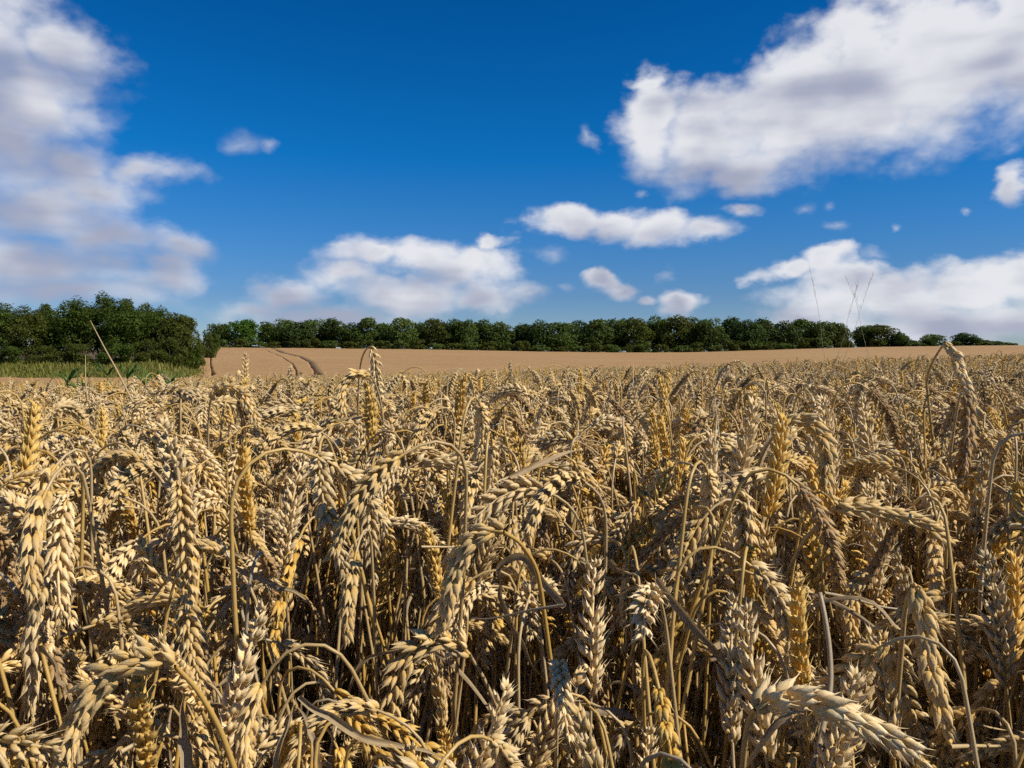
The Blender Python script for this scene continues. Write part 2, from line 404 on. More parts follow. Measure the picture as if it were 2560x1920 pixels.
def gz(x, y): return float(ground_z(np.array([x]), np.array([y]))[0])

def grid(xs, ys, dz=0.0):
    X, Y = np.meshgrid(xs, ys); Z = ground_z(X, Y) + dz
    V = np.stack([X, Y, Z], -1).reshape(-1, 3); n = len(xs)
    i = np.arange(len(ys) - 1)[:, None] * n; j = np.arange(n - 1)[None]
    return V, np.stack([i + j, i + j + 1, i + n + j + 1, i + n + j], -1).reshape(-1, 4)
a = np.concatenate([np.linspace(0, 12, 25), np.geomspace(13, 300, 60), [400, 600, 1000, 2000, 4000]])
xs = np.concatenate([-a[:0:-1], a])
ys = np.concatenate([[-4000, -800, -100, -20], np.linspace(-5, 14, 39), np.geomspace(15, 300, 90), [310, 325, 345, 370, 420, 520, 700, 1200, 4000]])
V, Q = grid(xs, ys)
tag(put('ground', mesh('ground', V, Q, mats=[SOIL])), 'dark crumbly soil under the wheat', kind='structure')

# distant crop: a sheet of ear tops with the sprayer's wheel tracks cut down into it
def px_x(px, y): return (px - 1280) / F_PX * y
track_px = [  # (depth, pixel x) along each wheel track
 [(72, 528), (92, 531), (120, 526), (150, 527), (180, 530)],
 [(72, 750), (84, 746), (120, 731), (160, 702), (205, 674), (284, 652)],
 [(72, 800), (84, 792), (128, 772), (160, 746), (195, 702), (284, 672)]]
def field_sheet():
    g = Geo(); r2 = np.random.default_rng(5)
    ys = np.arange(72.0, 290.0, 1.0); H = 0.78
    tw = []
    for tr in track_px:
        d = np.array([p[0] for p in tr], float); xx = np.array([px_x(p[1], p[0]) for p in tr])
        cx = np.interp(ys, d, xx); half = 0.095 + 0.05 * np.sin(ys * 0.31) * np.sin(ys * 0.13) + 0.30 * np.exp(-((ys - 86) / 4) ** 2)
        half = np.where((ys > d[-1]) | (ys < 80), 0.02, half)
        tw.append((cx - half, cx + half))
    left = -0.385 * ys - 2.0; right = 0.80 * ys + 14
    bounds = [left] + [b for t in tw for b in t] + [right]
    cols = []; 
    segs = [14, 2, 40, 2, 8, 2, 110]
    for k, n in enumerate(segs):
        a, b = bounds[k], bounds[k + 1]; b = np.maximum(b, a + 0.01)
        low = k in (1, 3, 5)
        f = np.linspace(0, 1, n + 1)
        for t in f:
            x = a + (b - a) * t
            if low: z = ground_z(x, ys) + np.where((b - a) < 0.1, H, 0.10 + 0.08 * r2.random(len(ys)))
            else: z = ground_z(x, ys) + H + r2.normal(0, 0.025, len(ys))
            cols.append(np.stack([x, ys, z], 1))
    V = np.stack(cols, 1); n = V.shape[1]; k = len(ys)
    i = np.arange(k - 1)[:, None] * n; j = np.arange(n - 1)[None]
    g.add(V.reshape(-1, 3), np.stack([i + j, i + j + 1, i + n + j + 1, i + n + j], -1).reshape(-1, 4))
    xs = np.linspace(-75, 75, 151); ys2 = np.concatenate([np.arange(13, 40, 0.5), np.arange(40, 72.5, 1.0)])
    V, Q = grid(xs, ys2, 0.60)
    V[:, 2] += np.clip((V[:, 1] - 20) / 30, 0, 1) * 0.18 + r2.normal(0, 0.03, len(V)); g.add(V, Q)
    o = put('wheat_crop', g.mesh('wheat_crop', [CROP], False))
    tag(o, 'smooth tan wheat crop on the rising slope below the far trees', 'wheat crop', kind='stuff')
field_sheet()

# ------------------------------------------------------------------ trees
def crown_geo(seed, rx, rz, z0, lobes, leaves, size, shoots=0):
    """leaf-sized faces spread over a heap of uneven lobes"""
    r = np.random.default_rng(seed); g = Geo(); C = []
    for k in range(lobes):
        t = r.uniform(0, 2 * math.pi); h = r.uniform(-0.85, 0.95)
        q = math.sqrt(max(0.05, 1 - h * h)) * r.uniform(0.35, 0.8)
        rad = r.uniform(0.30, 0.46) * min(rx, rz)
        C.append((q * rx * math.cos(t), q * rx * math.sin(t), z0 + rz + h * rz * 0.78, rad))
    for k in range(shoots):
        t = r.uniform(0, 2 * math.pi); q = r.uniform(0, 0.75)
        C.append((q * rx * math.cos(t), q * rx * math.sin(t), z0 + rz * (1.65 + 0.35 * (1 - q)) + r.uniform(-0.5, 0.6), r.uniform(0.10, 0.2) * rz))
    C = np.array(C); w = C[:, 3] ** 2; w /= w.sum()
    idx = r.choice(len(C), leaves, p=w)
    d = r.normal(size=(leaves, 3)); d /= np.linalg.norm(d, axis=1)[:, None]
    d[:, 2] = np.where(r.random(leaves) < 0.3, np.abs(d[:, 2]), d[:, 2])
    sq = np.where(idx >= lobes, 1.8, 0.85)[:, None] * np.array([0, 0, 1.0]) + np.array([1.0, 1, 0])
    p = C[idx, :3] + d * sq * (C[idx, 3] * r.uniform(0.72, 1.12, leaves))[:, None]
    n = d + r.normal(0, 0.55, (leaves, 3)); n /= np.linalg.norm(n, axis=1)[:, None]
    a = np.cross(n, r.normal(size=(leaves, 3))); a /= np.linalg.norm(a, axis=1)[:, None]; b = np.cross(n, a)
    s = size * r.uniform(0.55, 1.3, leaves)[:, None]
    V = np.stack([p - a * s, p + b * s * 0.55 + n * s * 0.15, p + a * s, p - b * s * 0.55 + n * s * 0.15], 1).reshape(-1, 3)
    g.add(V, np.arange(leaves * 4).reshape(-1, 4)); return g
def trunk_geo(seed, h, z_split, rx, r0):
    r = np.random.default_rng(seed); g = Geo()
    top = np.array([r.normal(0, 0.15), r.normal(0, 0.15), h * 0.86])
    P = smooth_path([(0, 0, -0.3), (r.normal(0, .06), r.normal(0, .06), z_split), tuple(top * [0.6, 0.6, 0.72]), tuple(top)], 9)
    tube(g, P, np.linspace(r0, r0 * 0.15, 9), 7)
    for k in range(7):
        t = r.uniform(0, 2 * math.pi); z = z_split + (h * 0.62 - z_split) * r.random(); e = rx * r.uniform(0.5, 0.8)
        s = np.array([np.interp(z, P[:, 2], P[:, 0]), np.interp(z, P[:, 2], P[:, 1]), z])
        m = s + np.array([math.cos(t), math.sin(t), 0.9]) * e * 0.5; en = s + np.array([math.cos(t), math.sin(t), 0.75]) * e
        tube(g, smooth_path([s, m, en], 5), np.linspace(r0 * 0.42, r0 * 0.08, 5), 5)
    return g
TREES = {}
def tree_kind(key, n, h, rx, z0, lobes, leaves, size, mats, shoots=0, r0=0.16):
    TREES[key] = []
    for k in range(n):
        m = mats[k % len(mats)]
        rz = (h - z0) / 2
        TREES[key].append((trunk_geo(100 + k + len(TREES) * 40, h, max(z0, 0.4), rx, r0).mesh(key + '_trunk', [BARK]),
                           crown_geo(300 + k * 7 + len(TREES) * 50, rx, rz, z0, lobes, leaves, size, shoots).mesh(key + '_crown', [m], False)))
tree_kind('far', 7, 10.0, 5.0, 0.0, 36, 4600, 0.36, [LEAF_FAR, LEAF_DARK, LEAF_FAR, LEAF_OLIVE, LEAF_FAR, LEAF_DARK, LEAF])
tree_kind('far_bright', 1, 10.0, 5.0, 0.4, 36, 4200, 0.34, [LEAF_BRIGHT])
tree_kind('bush', 4, 3.4, 2.6, 0.0, 16, 1100, 0.26, [LEAF_FAR, LEAF_OLIVE], r0=0.06)
tree_kind('copse', 5, 9.5, 3.3, 0.5, 40, 15000, 0.155, [LEAF, LEAF, LEAF, LEAF_OLIVE, LEAF], shoots=12)
tree_kind('copse_round', 1, 8.5, 3.1, 0.2, 40, 12000, 0.16, [LEAF_OLIVE])
tree_kind('copse_shrub', 3, 3.6, 2.2, 0.0, 18, 4200, 0.13, [LEAF_OLIVE, LEAF], shoots=3, r0=0.05)
H0 = {'far': 10.0, 'far_bright': 10.0, 'bush': 3.4, 'copse': 9.9, 'copse_round': 8.5, 'copse_shrub': 3.6}
W0 = {'far': 10.6, 'far_bright': 10.6, 'bush': 5.6, 'copse': 7.0, 'copse_round': 6.6, 'copse_shrub': 4.6}
def plant_tree(name, key, k, px, top, y, wpx, label, cat, group, sink=0.0):
    """a tree whose crown tops out at pixel (px, top), standing at depth y, about wpx pixels wide"""
    x = px_x(px, y); z = gz(x, y) - sink
    h = max(0.8, at(px, top, y).z - z); w = wpx / F_PX * y / W0[key]
    e = put(name, None, loc=(x, y, z)); e.rotation_euler.z = U(0, 6.28); e.scale = (w, w, h / H0[key])
    tm, cm = TREES[key][k % len(TREES[key])]
    put('trunk', tm, e); put('crown', cm, e)
    return tag(e, label, cat, group)
far_line = [  # pixel x, top y, width, depth
 (548,812,50,292),(604,803,84,286),(668,806,60,296),(712,801,66,290),(752,806,62,284),(790,798,70,296),(838,800,72,290),(880,806,60,296),(922,803,72,288),
 (962,806,64,296),(1006,804,66,288),(1048,801,62,296),(1090,804,66,288),(1134,808,62,296),(1168,806,58,290),(1212,809,66,294),(1252,807,70,288),(1302,809,66,296),
 (1352,807,70,290),(1402,811,86,284),(1450,806,68,298),(1496,804,70,290),(1540,799,70,296),(1588,797,66,288),(1634,795,74,296),(1686,797,66,290),(1732,798,70,296),
 (1776,796,74,288),(1822,800,66,296),(1868,802,68,290),(1912,803,70,296),(1958,806,66,290),(2002,804,62,298),(2046,806,60,292),(2090,809,52,298),
 (2158,818,50,300),(2192,813,78,296),(2244,832,52,298),(2330,839,54,302),(2414,837,56,300)]
# where the row's trees stand, told by their order and looks
ordinal = ['', 'second', 'third', 'fourth', 'fifth', 'sixth', 'seventh', 'eighth', 'ninth', 'tenth', 'eleventh', 'twelfth', 'thirteenth', 'fourteenth', 'fifteenth',
 'sixteenth', 'seventeenth', 'eighteenth', 'nineteenth', 'twentieth']
for i, (px, top, w, y) in enumerate(far_line):
    n = len(far_line)
    if i == 1: lab = 'bright green round tree at the left end of the far tree row'
    elif i == 0: lab = 'small dark tree at the left end of the row, left of the bright round tree'
    elif i == n - 1: lab = 'lone round tree on the skyline, rightmost of the far row'
    elif i == n - 2: lab = 'low round tree on the skyline, second from the right end of the row'
    elif i == n - 3: lab = 'small tree sloping down beside the widest tree right of the sky gap'
    elif i == n - 4: lab = 'broad rounded tree just right of the sky gap in the far row'
    elif i == n - 5: lab = 'narrow tree at the right edge of the sky gap in the far row'
    elif i == n - 6: lab = 'narrow tree at the left edge of the sky gap in the far row'
    elif i <= 17: lab = f'dark green tree in the far row, {ordinal[i - 1] + " " if i > 2 else "first "}right of the bright round tree'
    else: lab = f'dark green tree in the far row, {ordinal[n - 6 - i] + " " if n - 6 - i > 1 else "first "}left of the sky gap tree'
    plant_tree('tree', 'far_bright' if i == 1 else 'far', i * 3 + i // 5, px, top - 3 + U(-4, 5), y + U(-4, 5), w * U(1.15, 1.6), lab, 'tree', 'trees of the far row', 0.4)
k = 0
bush_px = list(np.arange(560, 2130, 44)) + [2180, 2222, 2268, 2292, 2360, 2382, 2450, 2486, 2520]
bl = []
for px in bush_px:
    px = float(px + (U(-8, 8) if px < 2130 else 0)); y = U(277, 282) if px < 2130 else 298.0
    base = at(px, 0, y); x = px_x(px, y)
    zb = gz(x, y); toppx = 905 - (zb + U(3.0, 4.6) - 1.0) / y * F_PX if px < 2230 else {2268: 852, 2292: 856, 2360: 856, 2382: 854, 2450: 851, 2486: 853, 2520: 856}.get(int(px), 850)
    j = int(np.argmin([abs(px - t[0]) for t in far_line])); bl.append((px, toppx, y, j))
for i, (px, toppx, y, j) in enumerate(bl):
    if px < 2230: lab = f'low dark bush at the field edge, number {i + 1} counting from the left'
    else: lab = ['low bush on the skyline between the two lone round trees and the row', 'low bush touching the left lone round tree on the skyline', 'low bush just right of the left lone skyline tree',
                 'low bush midway between the two lone skyline trees', 'low bush just right of the rightmost lone skyline tree', 'low skyline bush, second from the right end', 'last low bush at the right end of the skyline'][min(6, i - sum(b[0] < 2230 for b in bl))]
    words = ['first', 'second', 'third', 'fourth', 'fifth', 'sixth', 'seventh', 'eighth', 'ninth', 'tenth']
    if px < 2230:
        nb = sum(b[0] < 2230 for b in bl); q = i // 9; m_ = i % 9
        zone = ['starting under the bright round tree', 'along the left middle of the tree row', 'along the centre of the tree row', 'along the right middle of the tree row', 'towards the sky gap in the row', 'beyond the sky gap'][min(5, q)]
        lab = f'low dark bush at the crop edge, {words[m_]} {zone}'
    plant_tree('bush', 'bush', i, px, toppx, y, U(58, 76), lab, 'bush', 'bushes along the far field edge', 0.2)

copse = [ # pixel x, top y, depth, width, kind, label
 (-150,750,92,170,'copse','dark bushy tree cut off by the left edge of the picture'),
 (-20,756,88,150,'copse','dark tree at the left edge with a ragged pointed top'),
 (70,770,90,130,'copse_o','olive green tree with a ragged top, second from the left edge'),
 (118,762,96,120,'copse','dark tree with upright shoots behind the olive tree on the left'),
 (190,752,92,140,'copse','dark tree left of the tallest tree of the copse'),
 (262,742,94,150,'copse','tallest dark green tree of the copse on the left'),
 (318,750,90,130,'copse','dark tree close to the right of the tallest copse tree'),
 (366,764,94,120,'copse_o','olive tinged tree with a reddish brown top in the copse'),
 (404,774,92,110,'copse','slim dark tree with pointed top before the round end tree'),
 (452,776,90,118,'copse_round','round olive green tree at the right end of the copse')]
for i, (px, top, y, w, kind, lab) in enumerate(copse):
    kk = 'copse_round' if kind == 'copse_round' else 'copse'
    plant_tree('tree', kk, 3 if kind == 'copse_o' else (i % 3), px, top + 8, y, w, lab, 'tree', 'trees of the copse', 0.3)
shr = [(-90,868,84,100,'shrub at the foot of the copse cut off by the left edge'),(20,860,84,96,'shrub under the left edge of the copse'),(110,866,85,90,'shrub in front of the olive tree in the copse'),
 (200,858,84,96,'shrub left below the tallest copse tree'),(290,852,84,100,'shrub right below the tallest copse tree'),(372,850,85,90,'dark shrub right of the middle at the copse foot'),
 (424,842,86,84,'shrub beneath the round end tree of the copse'),(474,846,90,60,'leafy shrub at the right end of the copse by the crop'),(496,850,112,42,'small shrub behind the copse end along the field edge'),
 (524,838,150,40,'small bush where the copse edge runs back along the field'),(536,830,200,36,'distant bush joining the copse to the far tree row')]
for i, (px, top, y, w, lab) in enumerate(shr):
    plant_tree('shrub', 'copse_shrub', i, px, top, y, w, lab, 'shrub', 'shrubs at the foot of the copse', 0.1)

# grass verge in front of the copse
def blades(g, P, h, w, r):
    n = len(P); t = r.uniform(0, 2 * math.pi, n); a = np.stack([np.cos(t), np.sin(t), np.zeros(n)], 1)
    lean = np.stack([np.cos(t + 1.4), np.sin(t + 1.4), np.zeros(n)], 1) * (h * r.uniform(0.1, 0.5, n))[:, None]
    up = np.stack([np.zeros(n), np.zeros(n), h], 1); ww = w[:, None]
    V = np.stack([P - a * ww, P + a * ww, P + up * 0.6 + lean * 0.35 + a * ww * 0.7, P + up * 0.6 + lean * 0.35 - a * ww * 0.7, P + up + lean], 1).reshape(-1, 3)
    i = np.arange(n)[:, None] * 5
    g.add(V, i + np.array([[0, 1, 2, 3]]), i + np.array([[3, 2, 4]]))
def verge():
    r = np.random.default_rng(3); g = Geo(); n = 26000
    y = r.uniform(72, 86, n); u = -0.385 - 0.56 * r.random(n) ** 0.9; x = u * y + r.normal(0, 1.3, n)
    y2 = r.uniform(86, 230, 4500); x2 = -0.388 * y2 - r.uniform(-0.5, 5, 4500) + r.normal(0, .6, 4500)
    x = np.concatenate([x, x2]); y = np.concatenate([y, y2])
    P = np.stack([x, y, ground_z(x, y) - 0.03], 1)
    patch = 0.5 + 0.5 * np.sin(x * 0.7 + 2 * np.sin(y * 0.5)) * np.sin(y * 0.9)
    ye = np.concatenate([r.uniform(72, 100, 2600), r.uniform(100, 235, 2600)]); xe = -0.385 * ye - 2.0 + np.abs(r.normal(0, 1.0, 5200)) * r.choice([-1.6, 0.5], 5200); Pe = np.stack([xe, ye, ground_z(xe, ye)], 1)
    blades(g, Pe, r.uniform(0.7, 1.35, 5200), r.uniform(0.05, 0.14, 5200), r)      # rank growth hides the ragged crop edge
    blades(g, P, r.uniform(0.35, 0.75, len(P)) * (0.7 + 0.6 * patch), r.uniform(0.03, 0.09, len(P)), r)
    tag(put('verge_grass', g.mesh('verge_grass', [GRASS], False)), 'long yellow green grass verge in front of the copse', 'grass', kind='stuff')
verge()

# ------------------------------------------------------------------ wheat: spikelets, ears, stalks
def floret(g, base, d, L, w, th, side, bow, awn, lod, r):
    """one husk: a plump pointed scale"""
    d = np.asarray(d, float); d /= np.linalg.norm(d)
    sd = np.asarray(side, float); sd = sd - d * np.dot(sd, d); sd /= np.linalg.norm(sd); out = np.cross(d, sd)
    if lod == 0: t = np.array([0, .14, .38, .62, .83, 1.0]); f = np.array([.30, .78, 1.0, .86, .46, .10]); segs = 6
    else: t = np.array([0, .38, .8]); f = np.array([.4, 1.0, .5]); segs = 4
    a = np.arange(segs) / segs * 2 * math.pi
    c = np.asarray(base) + d * (t * L)[:, None] + out * (bow * np.sin(t * math.pi * 0.9) * L)[:, None]
    V = c[:, None] + f[:, None, None] * (np.cos(a)[None, :, None] * sd * w / 2 + np.sin(a)[None, :, None] * out * th / 2)
    k = len(t); V = np.vstack([V.reshape(-1, 3), (c[-1] + d * L * (0.10 + awn) + sd * r.normal(0, 0.03 + awn * .12) * L - out * 0.04 * L)[None]])
    i = np.arange(k - 1)[:, None] * segs; j = np.arange(segs)[None]; jn = (j + 1) % segs
    Q = np.stack([i + j, i + jn, i + segs + jn, i + segs + j], -1).reshape(-1, 4)
    T = [((k - 1) * segs + x, (k - 1) * segs + (x + 1) % segs, k * segs) for x in range(segs)]
    g.add(V, Q, T, np.append(np.repeat(t, segs), 1.0))
def spikelet_geo(seed, lod=0):
    r = np.random.default_rng(seed); g = Geo(); n = lambda s: r.normal(0, s)
    op = r.uniform(0.9, 1.6); awn = r.choice([0.10, 0.25, 0.5, 0.8])
    mm = 0.001
    parts = [((1.0, -1.7, 0), (.24 + n(.05), -.34 * op, 1), 9.2, 5.2, -1), ((1.0, 1.7, 0), (.24 + n(.05), .34 * op, 1), 9.2, 5.2, 1),
             ((2.0, -1.1, 2.0), (.44 * op + n(.05), -.20 * op, 1), 11.2, 5.2, -1), ((2.0, 1.1, 2.0), (.44 * op + n(.05), .20 * op, 1), 11.2, 5.2, 1),
             ((2.5, n(.3), 3.4), (.62 * op + n(.06), n(.08), 1), 9.6, 4.4, 1)]
    if lod: parts = [parts[0], parts[1], parts[4]]
    for b, d, L, w, s in parts:
        L *= r.uniform(.9, 1.12)
        k = 1.0 if lod == 0 else 1.18
        floret(g, np.array(b) * mm, (d[0] + n(.05), d[1] + n(.09), d[2]), L * mm, w * mm * r.uniform(.92, 1.1) * k, w * 0.72 * mm * k, (0.35, 1.0 * s, 0), -.07 * s if abs(d[1]) > .1 else 0.04, awn * r.uniform(.4, 1.3), lod, r)
    return g
SPIK = [spikelet_geo(900 + k) for k in range(9)]
SPIK_LOW = [spikelet_geo(950 + k, 1) for k in range(4)]
def ear_nodes(P, r, twist=None, spacing=0.0050, size=1.0):
    """placements of the spikelets on an ear whose rachis follows P"""
    L = plen(P); n = max(6, int(L / (spacing * size))); P = resample(np.asarray(P), n + 1)
    T, Nn, B = frames(P, (r.normal(), r.normal(), r.normal()), r.uniform(-0.7, 0.7) if twist is None else twist)
    out = []
    for i in range(n + 1):
        t = i / n; s = 1 if i % 2 else -1
        sc = size * (0.72 + 0.34 * math.sin(math.pi * min(1, t * 0.9 + 0.16))) * r.uniform(0.93, 1.07)
        S, Y = Nn[i] * s, B[i] * s
        if i == n: S, Y, sc = B[i], -Nn[i], sc * 0.9
        M = np.eye(4); M[:3, 0] = S; M[:3, 1] = Y; M[:3, 2] = T[i]
        a = r.normal(0, 0.10); c_, s_ = math.cos(a), math.sin(a)
        M[:3, :3] = M[:3, :3] @ np.array([[1, 0, 0], [0, c_, -s_], [0, s_, c_]]) * sc
        M[:3, 3] = P[i]; out.append(M)
    return out
def leaf_path(P, s, r, L):
    """a dead leaf leaving the stem at fraction s, arching out and hanging"""
    i = int(s * (len(P) - 1)); b = P[i]; t = r.uniform(0, 2 * math.pi); o = np.array([math.cos(t), math.sin(t), 0])
    k = r.uniform(-0.3, 0.9)
    return smooth_path([b, b + o * L * .20 + [0, 0, L * .20 * (k + .4)], b + o * L * .5 + [0, 0, L * .2 * k], b + o * L * .72 - [0, 0, L * .16], b + o * L * r.uniform(.7, 1.05) - [0, 0, L * r.uniform(.4, .75)]], 18)
def stalk_curve(r, pose):
    """a stalk in the x-z plane, root at the origin, bending over towards +x; returns stem and ear paths"""
    earL = r.uniform(0.072, 0.100); neck = r.uniform(0.055, 0.10) if pose == 'hanging' else r.uniform(0.06, 0.095)
    th0 = r.uniform(-0.05, 0.12)
    th_neck, th_end = {'upright': (r.uniform(.05, .35), r.uniform(.2, .6)), 'arched': (r.uniform(.9, 1.4), r.uniform(1.9, 2.6)),
                       'hanging': (r.uniform(1.9, 2.5), r.uniform(2.75, 3.1))}[pose]
    stemL = 0.70; ds = 0.004; p = np.zeros(3); S = [p.copy()]; s = 0; side = r.normal(0, 0.10)
    while s < stemL + neck:
        if s < stemL: th = th0 + 0.10 * (s / stemL) ** 2
        else:
            q = (s - stemL) / neck; th = th0 + 0.10 + (th_neck - th0 - 0.10) * q * q * (3 - 2 * q) if pose != 'upright' else th0 + 0.1 + (th_neck - th0 - .1) * q
        p = p + ds * np.array([math.sin(th), side * s * 0.25, math.cos(th)]); S.append(p.copy()); s += ds
    E = [p.copy()]; s = 0; w = r.normal(0, 0.25)
    while s < earL:
        q = s / earL; th = th_neck + (th_end - th_neck) * (1 - (1 - q) ** 1.6)
        v = np.array([math.sin(th), w * q * 0.6, math.cos(th)]); p = p + ds * v / np.linalg.norm(v); E.append(p.copy()); s += ds
    S, E = np.array(S), np.array(E)
    top = max(S[:, 2].max(), E[:, 2].max()); k = r.uniform(0.85, 0.93) - top       # level the canopy by the straw's length
    S[:, 2] = np.where(S[:, 2] > 0.5, S[:, 2] + k, S[:, 2] * (0.5 + k) / 0.5); E[:, 2] += k
    return S, E
POSES = ['hanging', 'arched', 'hanging', 'upright', 'hanging', 'upright', 'hanging', 'arched', 'hanging', 'hanging', 'arched', 'hanging']
TONES = ['pale', 'straw', 'pale', 'straw', 'gold', 'straw', 'pale', 'brown', 'straw', 'gold', 'pale', 'straw']
VAR = []
for k in range(24):
    r = np.random.default_rng(2000 + k); pose = POSES[k % 12]; tone = TONES[(k * 5 + k // 12) % 12]
    S, E = stalk_curve(r, pose)
    ear = Geo(); tube(ear, resample(E, 10), 0.0011, 5)
    kinds = r.choice(len(SPIK), 3, replace=False); miss = r.choice([0, 0, .04, .12])
    for M in ear_nodes(E, r, size=r.uniform(0.86, 1.14)):
        if r.random() > miss: ear.put(SPIK[r.choice(kinds)], M)
    stem = Geo(); n = 22
    Sr = np.vstack([resample(S[:int(len(S) * .8)], 6)[:-1], resample(S[int(len(S) * .8):], 13)])
    tube(stem, Sr, np.linspace(0.0019, 0.00115, len(Sr)), 6, cap=False)
    leaf = None
    if k % 4 != 1:
        leaf = Geo()
        if k % 2: strap(leaf, leaf_path(S, r.uniform(.5, .85), r, r.uniform(.06, .12)), r.uniform(.0014, .0026), r.uniform(-8, 8), fold=r.uniform(.5, 1.4))
        LP = leaf_path(S, r.uniform(.45, .72), r, r.uniform(.10, .19)); strap(leaf, LP, r.uniform(.0018, .0034), r.uniform(-6, 6), fold=r.uniform(.3, 1.1))
    st = {'pale': 'straw', 'straw': 'straw', 'gold': 'gold', 'brown': 'grey'}[tone]
    if k % 3 == 0: st = 'gold'
    VAR.append(dict(pose=pose, tone=tone, S=S, E=E, stem=stem, ear=ear, leaf=leaf, mats=(STEM[st], EAR[tone], BLADE),
                    ear_me=ear.mesh('wheat_ear', [EAR[tone]]), stem_me=stem.mesh('wheat_stem', [STEM[st]]), leaf_me=leaf.mesh('wheat_leaf', [BLADE]) if leaf else None))
# whole stalks in one mesh each, for the uncounted crowd behind
crowd = bpy.data.collections.new('wheat_crowd'); crowd_far = bpy.data.collections.new('wheat_crowd_far')
for k, v in enumerate(VAR):
    g = Geo(); g.put(v['stem'], m=0); g.put(v['ear'], m=1)
    if v['leaf']: g.put(v['leaf'], m=2)
    crowd.objects.link(bpy.data.objects.new(f'crowd_stalk_{k:02d}', g.mesh('crowd_stalk', list(v['mats']))))
for k in range(14):
    r = np.random.default_rng(2600 + k); v = VAR[(k * 5) % 24]; g = Geo()
    Sr = np.vstack([resample(v['S'][:int(len(v['S']) * .8)], 3)[:-1], resample(v['S'][int(len(v['S']) * .8):], 6)]); tube(g, Sr, 0.0020, 4, cap=False)
    for M in ear_nodes(v['E'], r, spacing=0.0056, size=1.2): g.put(SPIK_LOW[r.integers(len(SPIK_LOW))], M, m=1)
    if k % 2: strap(g, resample(leaf_path(v['S'], r.uniform(.5, .75), r, .15), 6), .005, 1.5, m=2)
    crowd_far.objects.link(bpy.data.objects.new(f'far_crowd_stalk_{k:02d}', g.mesh('far_crowd_stalk', list(v['mats']))))

def instancer(name, P, rot, scl, idx, col):
    me = bpy.data.meshes.new(name); me.vertices.add(len(P)); me.vertices.foreach_set('co', np.asarray(P, np.float32).ravel())
    a = me.attributes.new('rot', 'FLOAT_VECTOR', 'POINT'); a.data.foreach_set('vector', np.asarray(rot, np.float32).ravel())
    a = me.attributes.new('scl', 'FLOAT', 'POINT'); a.data.foreach_set('value', np.asarray(scl, np.float32))
    a = me.attributes.new('idx', 'INT', 'POINT'); a.data.foreach_set('value', np.asarray(idx, np.int32))
    o = put(name, me)
    ng = bpy.data.node_groups.new(name, 'GeometryNodeTree')
    ng.interface.new_socket('Geometry', in_out='INPUT', socket_type='NodeSocketGeometry'); ng.interface.new_socket('Geometry', in_out='OUTPUT', socket_type='NodeSocketGeometry')
    n = ng.nodes.new; gi, go = n('NodeGroupInput'), n('NodeGroupOutput'); ins = n('GeometryNodeInstanceOnPoints'); ci = n('GeometryNodeCollectionInfo')
    ci.inputs[0].default_value = col; ci.inputs[1].default_value = True; ci.inputs[2].default_value = True
    def attr(kind, nm):
        x = n('GeometryNodeInputNamedAttribute'); x.data_type = kind; x.inputs[0].default_value = nm
        return [s for s in x.outputs if s.enabled][0]
    l = ng.links.new; l(gi.outputs[0], ins.inputs['Points']); l(ci.outputs[0], ins.inputs['Instance']); ins.inputs['Pick Instance'].default_value = True
    l(attr('INT', 'idx'), ins.inputs['Instance Index']); l(attr('FLOAT_VECTOR', 'rot'), ins.inputs['Rotation']); l(attr('FLOAT', 'scl'), ins.inputs['Scale'])
    l(ins.outputs[0], go.inputs[0])
    md = o.modifiers.new('scatter', 'NODES'); md.node_group = ng
    return o

# ------------------------------------------------------------------ the stalks one can tell apart, traced at their true size and distance
REG = {'1': (0, 700, .28933), '2': (500, 760, .28933), '3': (1100, 760, .28933), '4': (1700, 640, .38879), '5': (0, 1240, .40984), '6': (850, 1240, .40984), '7': (1660, 1240, .40984), 'd': (0, 0, 1.15732)}
def PX(reg, pts):
    x, y, s = REG[reg]; return [(x + a * s, y + b * s) for a, b in pts]
